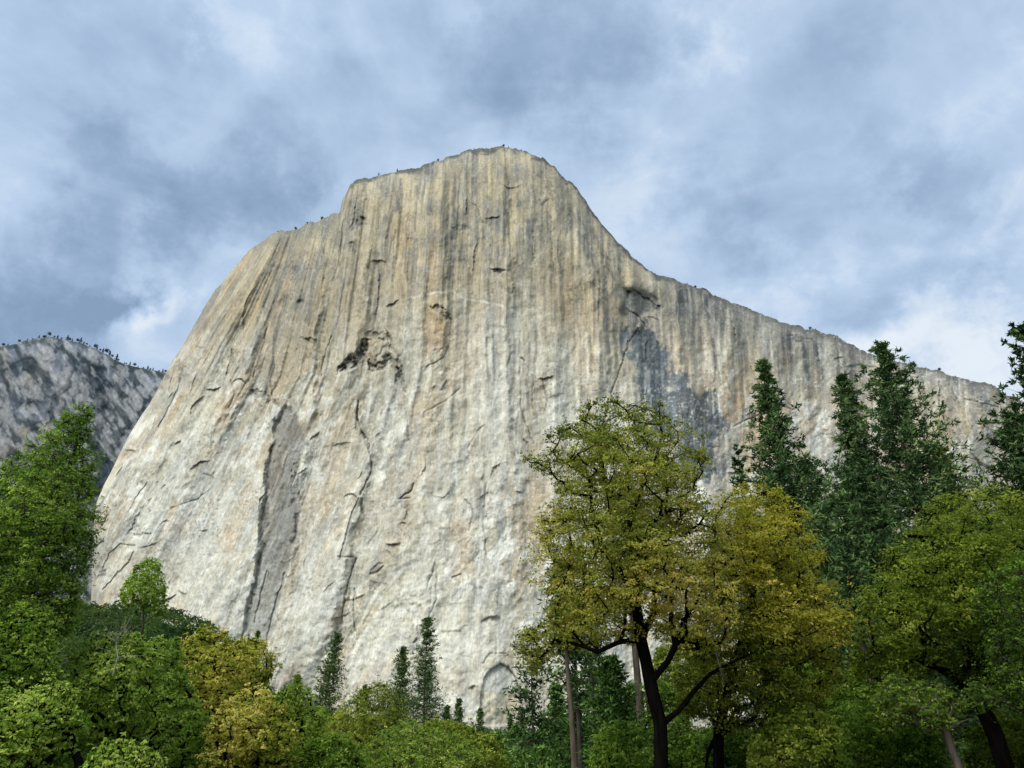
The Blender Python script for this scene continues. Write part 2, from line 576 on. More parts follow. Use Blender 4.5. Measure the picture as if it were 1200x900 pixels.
def build_cliff():
    u = np.concatenate([np.arange(104, 420, 0.7), np.arange(420, 1240, 0.95), np.arange(1240, 1510, 3.0)])
    rim = np.interp(u, RIM[:, 0], RIM[:, 1])
    rim = rim + (2.0 * fbm(u / 11, u * 0, 5, 3) + 1.1 * np.round(2 * vn(u / 7, u * 0, 6)) * .5 + 0.6 * vn(u / 2.2, u * 0, 7)) * sst(130, 200, u)
    base = np.full_like(u, 905.0)
    NR = 640
    t = np.linspace(0, 1, NR) ** 0.9
    U = np.repeat(u[None, :], NR, 0)
    V = base[None, :] + (rim - base)[None, :] * t[:, None]
    below = V - rim[None, :]                        # pixels below the rim
    wob = 5 * fbm(U / 60, V / 90, 71, 3)
    q = lean_coord(U, V)
    qw = q + 2.0 * fbm(U / 26, V / 40, 72, 3)
    dx, dy, dz = ray(U, V)
    a = dx / dy
    T = dz / dy

    # ---- plan of the wall: a blunt prow, the left wing and the right wing falling back
    a0 = 0.02
    da = a - a0
    y0 = 735 + 230 * np.sqrt(np.where(da < 0, (da * 0.95) ** 2, (da * 0.95) ** 2) + 0.012) - 230 * math.sqrt(.012)
    k = 0.20 - 0.06 * sst(0.3, 0.8, T)
    y = y0 / (1 - k * np.maximum(T, 0))
    # the left wing curls away towards its arete, the rim rounds off
    edge = poly_sd(U, V, [tuple(p) for p in RIM])
    e_in = np.maximum(-edge, 0)
    left_w = sst(440, 300, U)
    y += left_w * (60 * np.exp(-e_in / 45) + 20 * np.exp(-e_in / 8))
    y += (1 - left_w) * (38 * np.exp(-e_in / 7) + 26 * np.exp(-e_in / 30))
    # shoulder right of the summit dome: stepped back from the prow
    y += 14 * sst(-20, 30, U - (738 + 0.10 * (V - 340) * (V > 340) - 0.4 * (340 - V) * (V < 340)) + wob) * sst(330, 355, V + wob) * sst(640, 520, V)

    h = np.zeros_like(U)
    # broad vertical pillars, flutes and fall-line grooves
    h += 15.0 * vn(qw / 62, V / 300, 1)
    h += 7.0 * vn(qw / 26, V / 210, 2)
    fl = sst(620, 360, V + 40 * vn(U / 120, V / 160, 3))
    h += (0.5 + fl) * 1.9 * vn(qw / 9.0, V / 120, 4)
    h += (0.4 + fl) * 1.0 * vn(qw / 4.2, V / 70, 5)
    # exfoliation plates: tilted, stepped cells
    du, dv = 6 * fbm(U / 30, V / 30, 8, 3), 6 * fbm(U / 30, V / 30, 9, 3)
    for (sx, sy, amp, tilt, sd) in ((64, 150, 3.4, 3.0, 21), (27, 60, 1.3, 1.6, 22), (12, 22, 0.6, 0.7, 23)):
        f1, f2, cid, ox, oy = worley((qw + du) / sx, (V + dv) / sy, sd)
        plate = (cid - 0.5) * amp + (ox * (cid - .5) * 1.6 + oy * 1.0) * tilt
        h += plate * (0.55 + 0.45 * vn(U / 90, V / 90, sd + 3)) * sst(0.0, 0.28, f2 - f1)
        if sd == 22:
            seam = sst(0.06, 0.0, f2 - f1) * sst(0.15, 0.6, vn(U / 50, V / 50, 25))
        if sd == 21:
            seam_big = sst(0.022, 0.0, f2 - f1) * sst(0.1, 0.5, vn(U / 70, V / 110, 26))
    h += 1.2 * fbm(U / 7, V / 7, 31, 4) + 1.8 * fbm(U / 24, V / 30, 32, 3)
    # hackly broken rock in the lower wall, strokes leaning up to the right
    sa, sb = (U + 0.55 * V), (V - 0.55 * U)
    hw = 5 * fbm(U / 22, V / 22, 33, 3)
    hk = 1 - np.abs(fbm((sa + hw) / 13, (sb - hw) / 30, 34, 4)) * 2.2
    low = sst(330, 520, V + 60 * vn(U / 90, V / 90, 35)) * (0.45 + 0.55 * sst(-.4, .4, vn(U / 45, V / 60, 36)))
    h += 0.85 * hk * low
    h += 0.9 * (1 - np.abs(fbm((U - .3 * V) / 16, (V + .3 * U) / 13, 37, 4)) * 2) * (0.5 + 0.5 * low)

    # ---- colours (stone, with shade painted in at edges and recesses)
    pale = lin(216, 210, 192)
    white = lin(233, 231, 224)
    cream = lin(205, 192, 168)
    tan = lin(178, 164, 138)
    ochre = lin(196, 160, 116)
    pink = lin(204, 180, 152)
    grey = lin(138, 138, 136)
    blue = lin(176, 179, 178)
    dark = lin(84, 87, 93)  # painted shade for the recessed bays
    dio = lin(100, 111, 122)
    facet_c = lin(126, 124, 121)
    olive = lin(92, 94, 78)

    def mix(C, c, w):
        w = np.clip(w, 0, 1)[..., None]
        return C * (1 - w) + c * w
    big = fbm(U / 95, V / 120, 41, 4)
    med = fbm(qw / 22, V / 75, 42, 4)
    fine = fbm(qw / 7, V / 30, 43, 4)
    C = np.empty(U.shape + (3,))
    C[:] = pale
    hi = sst(560, 350, V + 60 * big)                       # weathered upper wall
    C = mix(C, cream, 0.55 * sst(-0.3, 0.5, med) * (1 - hi))
    C = mix(C, white, 0.75 * sst(0.05, 0.55, fbm(qw / 15, V / 55, 44, 4)) * (1 - 0.75 * hi))
    C = mix(C, blue, 0.55 * sst(0.05, 0.5, fbm(qw / 18, V / 110, 45, 4)) * (1 - 0.5 * hi))
    C = mix(C, tan, 0.88 * hi * sst(-0.75, 0.15, med + 0.3))
    C = mix(C, pink, 0.55 * sst(-0.1, 0.5, fbm(qw / 30, V / 160, 46, 3)) * sst(300, 420, V) * sst(760, 520, V))
    # the right wall: warm below, grey above
    rt = sst(745, 790, U)
    C = mix(C, pink, 0.75 * rt * sst(40, 110, below + 25 * big) * sst(-0.6, 0.2, med))
    C = mix(C, grey, 0.65 * rt * sst(105, 20, below + 30 * big))
    # the far right slabs: pale greenish grey, with broad slanting bands
    fr = sst(980, 1060, U)
    sl = fbm((U - 0.75 * V) / 26, (V + .75 * U) / 150, 47, 4)
    C = mix(C, lin(176, 166, 138), 0.7 * fr * sst(-0.3, 0.4, sl))
    C = mix(C, lin(128, 132, 134), 0.75 * fr * sst(0.05, 0.5, -sl + 0.1))
    # white centre patch under the horizontal dyke, and left lower slab
    cp = np.exp(-(((U - 585) / 52) ** 2 + ((V - 425) / 62) ** 2))
    C = mix(C, white, 0.62 * cp * sst(-0.5, 0.4, fine + 0.2))
    C = mix(C, blue, 0.5 * np.exp(-(((U - 560) / 55) ** 2 + ((V - 385) / 26) ** 2)) * sst(-0.5, .4, med))
    ls = sst(8, -30, poly_sd(U, V, [(100, 600), (160, 540), (240, 520), (322, 478), (318, 560), (300, 660), (282, 740), (100, 740)]) + 8 * wob / 5)
    C = mix(C, lin(211, 208, 198), 0.6 * ls)
    # left wing: tan-grey above the slab
    lw = sst(420, 330, U) * sst(560, 450, V + 40 * big)
    C = mix(C, lin(172, 160, 137), 0.6 * lw)
    C = mix(C, lin(186, 160, 122), 0.75 * lw * sst(0.0, 0.4, fbm(qw / 16, V / 120, 48, 3)))
    # orange panels
    for (pu, pv, su, sv, w) in ((478, 300, 10, 45, .9), (505, 300, 10, 45, .8), (460, 265, 9, 30, .6), (512, 385, 16, 26, .8), (470, 225, 12, 22, .5), (395, 330, 18, 50, .4), (700, 380, 35, 55, .5),
                                (270, 365, 8, 35, .7), (300, 330, 8, 30, .4), (660, 330, 14, 50, .5), (880, 470, 30, 40, .6),
                                (975, 470, 16, 30, .5), (560, 540, 14, 60, .5), (920, 410, 5, 28, .9), (365, 470, 14, 40, .45), (590, 215, 30, 22, .3)):
        w_ = w * np.exp(-(((q - lean_coord(np.array([pu * 1.0]), np.array([pv * 1.0]))[0]) / su) ** 2 + ((V - pv) / sv) ** 2))
        C = mix(C, ochre if w > .45 else tan, 0.8 * w_ * sst(-0.6, 0.2, fine))

    # wide leaning bands of darker and paler stone in the lower wall
    bd = vn(qw / 30, V / 380, 200) * .7 + .3 * fbm(qw / 12, V / 120, 201, 3)
    lowb = sst(340, 480, V) * sst(760, 700, U)
    C = mix(C, lin(158, 152, 140), 0.62 * lowb * sst(0.02, 0.40, bd))
    C = mix(C, lin(190, 170, 144), 0.40 * lowb * sst(0.10, 0.45, vn(qw / 38, V / 300, 202)))
    C = mix(C, lin(228, 223, 208), 0.6 * lowb * sst(0.02, 0.4, -bd))
    # ---- water streaks hanging from the rim and from ledges
    def streaks(width, length, seed, thr):
        qs = qw + 0.35 * width * fbm(U / (width * 2.5), V / 26, seed + 7, 3)
        n = vn(qs / width, V / length, seed) * 0.6 + vn(qs / (width * 0.45), V / (length * 0.6), seed + 1) * 0.4 + 0.35 * fbm(qs / (width * .6), V / 22, seed + 2, 3)
        return sst(thr - .05, thr + 0.45, n) * (0.55 + 0.45 * sst(-.3, .3, fbm(U / 16, V / 24, seed + 3, 3)))
    up = sst(430, 230, V + 50 * vn(U / 60, V / 200, 51))
    s1 = streaks(9, 150, 52, 0.10) * (0.20 + 0.80 * up)
    s2 = streaks(4.5, 90, 54, 0.18) * (0.22 + 0.78 * up)
    s3 = streaks(14, 220, 56, 0.20)
    zone = sst(-0.6, 0.1, vn(U / 70, V / 110, 58) + 0.35 * up)
    C = mix(C, lin(122, 124, 126), 0.95 * s1 * zone)
    C = mix(C, lin(100, 101, 102), 0.78 * s2 * zone)
    C = mix(C, lin(142, 144, 146), 0.6 * s3 * (1 - 0.5 * up))
    w1 = streaks(5, 130, 60, 0.32) * sst(330, 470, V)
    blk = worley((qw + 3 * fbm(U / 12, V / 12, 210, 2)) / 9, (V + 4 * vn(U / 20, V / 20, 211)) / 26, 212)[2]
    C = C * (1 + (0.14 * up + 0.05) * (blk - 0.5))[..., None]
    C = mix(C, white, 0.5 * w1)
    # blotches of lichen and fresh scars
    C = mix(C, lin(128, 124, 114), 0.5 * sst(330, 190, V + 40 * vn(U / 40, V / 60, 150)) * sst(-.4, .4, fbm(qw / 20, V / 60, 151, 3)))
    bl = fbm(U / 13 + .6 * vn(U / 30, V / 30, 140), V / 20, 141, 4)
    C = mix(C, lin(134, 131, 124), 0.60 * sst(0.02, 0.42, bl) * (0.35 + 0.65 * up))
    C = mix(C, lin(196, 180, 148), 0.45 * sst(0.05, 0.4, -bl) * up)
    C = mix(C, lin(176, 166, 148), 0.5 * sst(0.0, 0.45, fbm((sa + hw) / 15, (sb - hw) / 34, 142, 4)) * low)
    C = mix(C, white, 0.8 * sst(0.05, 0.4, fbm((sa - hw) / 9, (sb + hw) / 22, 143, 4)) * low)
    C = mix(C, lin(150, 149, 144), 0.5 * sst(0.12, 0.45, fbm((sa + hw) / 12, (sb + hw) / 40, 144, 4)) * low)
    C = mix(C, lin(190, 168, 140), 0.6 * sst(0.05, 0.4, fbm(qw / 24, V / 60, 145, 4)) * low)
    C = mix(C, lin(168, 170, 168), 0.6 * sst(0.08, 0.4, fbm(qw / 15, V / 90, 146, 4)) * low)
    w2 = streaks(3.2, 60, 64, 0.34)
    C = mix(C, lin(214, 205, 186), 0.5 * w2)
    # right wall rim streaks
    rs = (streaks(6, 70, 62, 0.0) * rt * sst(95, 25, below + 18 * vn(U / 14, V * 0, 63)) * (U < 1000))
    C = mix(C, lin(92, 94, 98), 0.95 * rs)
    rm = streaks(5, 120, 162, 0.0) * np.exp(-((U - 700 - .15 * (V - 300)) / 45) ** 2) * sst(480, 380, V)
    C = mix(C, lin(112, 112, 112), 0.75 * rm)
    lg = streaks(8, 90, 164, -.1) * sst(420, 340, U) * sst(440, 330, V)
    C = mix(C, lin(126, 126, 122), 0.6 * lg)
    # long dark streaks seen on the wall: (points, half width, strength)
    for pts, w, s in (
        ([(336, 335), (331, 365), (322, 395), (317, 440), (312, 462)], 3.6, .85), ([(315, 330), (309, 352)], 4.0, .6),
        ([(303, 365), (298, 410), (297, 440)], 2.0, .5), ([(275, 405), (264, 450), (262, 470)], 3.0, .4),
        ([(372, 300), (360, 380)], 3, .35), ([(462, 240), (456, 262), (452, 278)], 3.2, .8), ([(469, 206), (465, 245)], 3, .6),
        ([(490, 215), (486, 270)], 4, .55), ([(520, 215), (518, 262)], 3.5, .55), ([(533, 200), (530, 280)], 4.5, .5),
        ([(548, 190), (546, 250)], 4, .4), ([(590, 190), (592, 250)], 3, .35), ([(440, 225), (436, 300)], 3, .3),
        ([(596, 190), (597, 330)], 3, .35), ([(485, 300), (480, 350)], 5, .5), ([(523, 270), (520, 345)], 4, .45),
        ([(792, 350), (796, 380), (798, 400), (799, 425)], 3.4, .95), ([(795, 385), (796, 402)], 5.5, .6),
        ([(955, 402), (960, 425), (964, 440)], 3.6, .9), ([(940, 398), (946, 440)], 5, .4), ([(890, 405), (893, 440)], 4, .5), ([(835, 395), (840, 430)], 4, .4),
        ([(912, 400), (914, 440)], 4, .5), ([(870, 400), (874, 436)], 4, .45),
        ([(820, 380), (824, 420)], 4, .4), ([(692, 262), (720, 330)], 4, .5), ([(676, 240), (700, 320)], 3, .4),
        ([(640, 225), (645, 300)], 4, .3), ([(653, 330), (650, 380)], 8, .4), ([(735, 335), (740, 375), (736, 400)], 6, .55),
        ([(380, 300), (370, 400)], 3, .35), ([(432, 300), (430, 345)], 5, .4), ([(449, 310), (440, 360), (436, 390)], 7, .45),
    ):
        P_ = np.array(pts)
        bx = (U > P_[:, 0].min() - 14) & (U < P_[:, 0].max() + 14) & (V > P_[:, 1].min() - 14) & (V < P_[:, 1].max() + 14)
        ub, vb = U[bx], V[bx]
        d, par = line_d(ub + 2.2 * fbm(ub / 12, vb / 18, 65, 3), vb, pts)
        w_ = w * (0.55 + 0.6 * vn(ub / 5, vb / 16, 66))
        C[bx] = mix(C[bx], lin(74, 77, 84), min(1.0, 1.25 * s) * sst(w_ + 1.6, w_ * 0.4, d) * sst(0, 0.1, par) * (0.6 + 0.4 * vn(qw[bx] / 2.2, vb / 20, 67)))
    # pale run-offs
    for pts, w, s in (([(212, 455), (200, 478), (183, 510), (166, 545), (150, 580)], 1.6, .8), ([(205, 475), (180, 520)], 1.0, .5),
                      ([(436, 436), (432, 480), (427, 500)], 1.3, .85), ([(418, 470), (412, 515), (405, 550)], 1.3, .6), ([(425, 505), (421, 540)], 1.0, .4), ([(458, 445), (448, 500), (440, 530)], 2.2, .45),
                      ([(321, 475), (305, 520), (292, 560)], 3.5, .6), ([(252, 490), (246, 512)], 1.2, .7), ([(372, 600), (350, 680), (330, 760)], 4.5, .45), ([(520, 640), (505, 720)], 4, .35),
                      ([(560, 700), (556, 800)], 5, .3), ([(604, 480), (608, 560)], 5, .45), ([(575, 480), (570, 600)], 4, .35), ([(749, 400), (752, 430), (745, 460)], 1.6, .6),
                      ([(766, 345), (775, 380)], 1.2, .5), ([(505, 344), (530, 341), (544, 350), (560, 353), (588, 358), (606, 366)], 1.0, .75), ([(470, 351), (490, 347), (506, 344)], 1.0, .5), ([(592, 344), (600, 347), (607, 357)], 0.9, .6),
                      ([(555, 400), (572, 404), (590, 410)], .9, .5), ([(535, 625), (560, 630)], .9, .5), ([(470, 625), (497, 630)], 1.1, .5), ([(630, 370), (634, 400), (628, 440)], 2.2, .35), ([(686, 390), (690, 440)], 2.2, .4), ([(664, 400), (662, 440)], 2, .35),
                      ([(545, 735), (558, 745), (572, 743)], 1.4, .6), ([(430, 780), (445, 800), (470, 797)], 1.2, .6), ([(448, 795), (470, 820)], 1.2, .55), ([(400, 770), (420, 790)], 1.2, .5)):
        P_ = np.array(pts)
        bx = (U > P_[:, 0].min() - 14) & (U < P_[:, 0].max() + 14) & (V > P_[:, 1].min() - 14) & (V < P_[:, 1].max() + 14)
        ub, vb = U[bx], V[bx]
        d, par = line_d(ub + 1.6 * fbm(ub / 9, vb / 14, 68, 3), vb + 1.6 * fbm(ub / 9, vb / 14, 69, 3), pts)
        C[bx] = mix(C[bx], white, s * sst(w + 1.0, w * 0.2, d) * (0.65 + 0.35 * vn(ub / 4, vb / 9, 70)))

    # ---- big forms ------------------------------------------------------
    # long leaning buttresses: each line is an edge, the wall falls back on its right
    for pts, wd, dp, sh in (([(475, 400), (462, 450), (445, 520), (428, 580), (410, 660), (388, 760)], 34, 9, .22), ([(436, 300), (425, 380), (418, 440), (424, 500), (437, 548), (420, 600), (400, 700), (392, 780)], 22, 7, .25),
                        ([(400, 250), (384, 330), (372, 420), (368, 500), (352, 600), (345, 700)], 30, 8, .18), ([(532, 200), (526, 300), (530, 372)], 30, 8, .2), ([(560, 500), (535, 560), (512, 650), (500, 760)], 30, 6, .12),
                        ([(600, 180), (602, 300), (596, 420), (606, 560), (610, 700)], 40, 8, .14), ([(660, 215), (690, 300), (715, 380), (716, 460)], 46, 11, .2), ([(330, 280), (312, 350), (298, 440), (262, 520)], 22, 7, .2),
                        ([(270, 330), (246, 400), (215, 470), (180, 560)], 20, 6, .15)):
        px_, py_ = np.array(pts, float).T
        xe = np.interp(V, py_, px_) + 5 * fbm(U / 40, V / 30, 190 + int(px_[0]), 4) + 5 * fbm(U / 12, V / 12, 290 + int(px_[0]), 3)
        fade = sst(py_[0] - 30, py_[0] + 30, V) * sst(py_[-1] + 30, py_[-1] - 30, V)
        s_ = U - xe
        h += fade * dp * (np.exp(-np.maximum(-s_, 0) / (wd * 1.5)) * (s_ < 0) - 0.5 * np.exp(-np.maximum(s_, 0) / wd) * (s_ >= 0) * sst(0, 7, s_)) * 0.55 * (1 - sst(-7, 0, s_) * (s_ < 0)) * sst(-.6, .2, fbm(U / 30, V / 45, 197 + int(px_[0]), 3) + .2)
        C = mix(C, lin(128, 122, 112), sh * 2.3 * fade * (s_ >= -1) * np.exp(-np.maximum(s_, 0) / (wd * .45)) * sst(-.5, .3, fbm(U / 12, V / 20, 191, 3)))  # painted shade, fading out to the right of each buttress edge
    # grey corner that runs down between the left slab and the centre wall
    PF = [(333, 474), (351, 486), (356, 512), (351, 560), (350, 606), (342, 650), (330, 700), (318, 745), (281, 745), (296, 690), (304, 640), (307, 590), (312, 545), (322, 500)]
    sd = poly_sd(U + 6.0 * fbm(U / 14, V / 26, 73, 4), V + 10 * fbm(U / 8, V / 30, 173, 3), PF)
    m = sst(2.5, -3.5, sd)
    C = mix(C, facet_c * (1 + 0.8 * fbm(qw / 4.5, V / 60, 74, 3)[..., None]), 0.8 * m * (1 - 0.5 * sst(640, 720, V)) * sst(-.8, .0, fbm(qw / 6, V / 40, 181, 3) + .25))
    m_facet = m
    dl, _ = line_d(U, V, [(333, 474), (322, 500), (312, 545), (307, 590), (304, 640), (296, 690), (281, 745)])
    h += -5 * m * np.exp(-dl / 30)
    h += 3 * np.exp(-((dl - 4) / 7) ** 2) * (1 - m) * (U < 340) * (V > 480)
    # black diorite on the right wing
    PD = [(734, 392), (748, 378), (764, 390), (776, 396), (780, 426), (790, 442), (806, 447), (815, 462), (836, 470), (847, 490), (842, 535), (850, 560), (800, 560), (762, 480), (748, 455), (740, 425)]
    sd = poly_sd(U + 16 * fbm(U / 14, V / 18, 75, 5), V + 22 * fbm(U / 9, V / 20, 76, 5), PD)
    m = sst(6, -5, sd)
    C = mix(C, dio * (1 + 0.6 * fine[..., None]), 0.85 * m * sst(-0.75, 0.0, fbm(U / 11, V / 12, 180, 4) + .15))
    C = mix(C, lin(86, 94, 104), 0.45 * m * sst(-0.1, .3, fbm(U / 16, V / 14, 77, 3)))
    h -= 2 * m
    sd = poly_sd(U + 6 * fbm(U / 14, V / 14, 78, 3), V + 5 * fbm(U / 15, V / 14, 79, 3), [(733, 336), (752, 338), (772, 352), (776, 362), (762, 362), (748, 372), (742, 392), (734, 392), (730, 360)])
    m = sst(2.5, -2.5, sd)
    C = mix(C, lin(96, 100, 104), 0.7 * m)
    h -= 2.5 * m
    # recessed bays with overhanging roofs on the prow (polygon, depth, colour, strength)
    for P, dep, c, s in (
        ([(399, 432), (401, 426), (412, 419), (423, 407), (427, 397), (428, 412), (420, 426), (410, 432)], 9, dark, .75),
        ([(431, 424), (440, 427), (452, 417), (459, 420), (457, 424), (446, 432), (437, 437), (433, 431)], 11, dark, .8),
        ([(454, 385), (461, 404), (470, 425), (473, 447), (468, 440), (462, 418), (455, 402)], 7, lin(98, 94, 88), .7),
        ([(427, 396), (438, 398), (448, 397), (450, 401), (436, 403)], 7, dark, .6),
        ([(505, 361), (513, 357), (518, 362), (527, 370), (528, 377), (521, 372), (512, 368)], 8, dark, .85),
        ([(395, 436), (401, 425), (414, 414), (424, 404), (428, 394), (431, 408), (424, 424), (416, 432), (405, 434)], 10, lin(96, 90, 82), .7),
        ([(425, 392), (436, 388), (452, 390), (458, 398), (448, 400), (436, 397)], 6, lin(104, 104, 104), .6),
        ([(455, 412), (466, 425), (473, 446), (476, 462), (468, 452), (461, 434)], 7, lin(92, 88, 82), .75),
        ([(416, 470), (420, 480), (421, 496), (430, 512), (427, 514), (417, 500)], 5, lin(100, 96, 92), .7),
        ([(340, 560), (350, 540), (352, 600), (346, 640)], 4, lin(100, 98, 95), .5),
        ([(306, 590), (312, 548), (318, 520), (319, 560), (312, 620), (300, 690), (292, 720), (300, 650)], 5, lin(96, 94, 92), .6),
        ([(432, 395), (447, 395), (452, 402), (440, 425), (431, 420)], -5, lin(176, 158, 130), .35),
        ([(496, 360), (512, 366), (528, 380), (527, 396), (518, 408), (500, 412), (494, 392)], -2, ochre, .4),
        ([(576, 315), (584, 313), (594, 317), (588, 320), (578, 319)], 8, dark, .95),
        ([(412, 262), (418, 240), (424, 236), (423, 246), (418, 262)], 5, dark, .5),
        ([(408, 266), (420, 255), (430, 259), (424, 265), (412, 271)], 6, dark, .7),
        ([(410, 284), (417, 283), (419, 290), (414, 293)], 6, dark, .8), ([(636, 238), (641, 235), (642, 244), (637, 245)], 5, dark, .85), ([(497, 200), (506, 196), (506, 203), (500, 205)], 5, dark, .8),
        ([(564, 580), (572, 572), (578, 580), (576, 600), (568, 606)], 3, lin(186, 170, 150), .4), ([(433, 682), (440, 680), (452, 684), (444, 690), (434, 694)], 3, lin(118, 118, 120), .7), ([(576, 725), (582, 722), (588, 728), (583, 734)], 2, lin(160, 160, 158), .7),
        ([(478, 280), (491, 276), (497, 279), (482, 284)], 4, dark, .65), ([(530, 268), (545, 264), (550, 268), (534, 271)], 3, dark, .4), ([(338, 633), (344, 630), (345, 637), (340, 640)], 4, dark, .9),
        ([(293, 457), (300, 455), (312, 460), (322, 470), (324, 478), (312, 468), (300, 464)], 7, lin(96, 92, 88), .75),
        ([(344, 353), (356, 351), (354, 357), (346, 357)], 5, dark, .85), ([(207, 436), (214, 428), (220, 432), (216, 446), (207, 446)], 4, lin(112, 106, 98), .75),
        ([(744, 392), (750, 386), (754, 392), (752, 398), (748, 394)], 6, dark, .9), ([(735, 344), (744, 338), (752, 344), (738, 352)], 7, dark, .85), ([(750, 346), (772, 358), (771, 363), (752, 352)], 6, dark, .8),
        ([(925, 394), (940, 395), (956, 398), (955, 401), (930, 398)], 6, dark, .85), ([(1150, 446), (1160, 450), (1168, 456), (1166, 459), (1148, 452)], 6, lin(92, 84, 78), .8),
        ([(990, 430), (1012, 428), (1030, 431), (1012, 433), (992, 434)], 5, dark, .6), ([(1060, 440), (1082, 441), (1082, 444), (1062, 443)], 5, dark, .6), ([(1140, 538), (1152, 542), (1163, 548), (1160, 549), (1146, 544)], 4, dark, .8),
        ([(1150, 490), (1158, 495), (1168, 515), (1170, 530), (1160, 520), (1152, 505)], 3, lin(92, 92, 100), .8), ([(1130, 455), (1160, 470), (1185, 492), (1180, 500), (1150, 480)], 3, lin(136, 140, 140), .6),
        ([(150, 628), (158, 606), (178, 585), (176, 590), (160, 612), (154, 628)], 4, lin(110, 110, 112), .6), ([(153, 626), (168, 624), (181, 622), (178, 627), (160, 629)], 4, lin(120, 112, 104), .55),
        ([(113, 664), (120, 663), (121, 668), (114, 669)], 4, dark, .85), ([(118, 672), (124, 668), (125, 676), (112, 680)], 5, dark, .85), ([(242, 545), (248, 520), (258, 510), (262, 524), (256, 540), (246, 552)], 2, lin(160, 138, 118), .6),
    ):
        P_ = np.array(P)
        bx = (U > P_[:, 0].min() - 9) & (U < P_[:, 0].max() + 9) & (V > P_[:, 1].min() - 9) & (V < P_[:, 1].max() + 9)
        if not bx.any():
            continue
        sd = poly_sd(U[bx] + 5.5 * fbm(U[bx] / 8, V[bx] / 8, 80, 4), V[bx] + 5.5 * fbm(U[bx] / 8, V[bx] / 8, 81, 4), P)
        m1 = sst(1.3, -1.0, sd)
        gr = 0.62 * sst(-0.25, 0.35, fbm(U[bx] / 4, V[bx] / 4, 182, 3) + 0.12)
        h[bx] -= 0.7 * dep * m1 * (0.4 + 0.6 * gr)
        C[bx] = mix(C[bx], c, 0.95 * s * m1 * (0.35 + 0.65 * gr))  # dark bay colours paint ledge shadow on top of the carved recess
    # arch at the foot of the wall
    PA = [(562, 850), (563, 815), (567, 796), (575, 784), (586, 778), (596, 782), (604, 794), (609, 812), (612, 850)]
    sd = poly_sd(U + fbm(U / 9, V / 9, 82, 3), V, PA)
    m = sst(0.8, -0.8, sd)
    h -= 4 * m
    C = mix(C, lin(196, 198, 194), 0.6 * m * (V < 812))
    C = mix(C, lin(208, 198, 172), 0.5 * m * sst(806, 816, V))
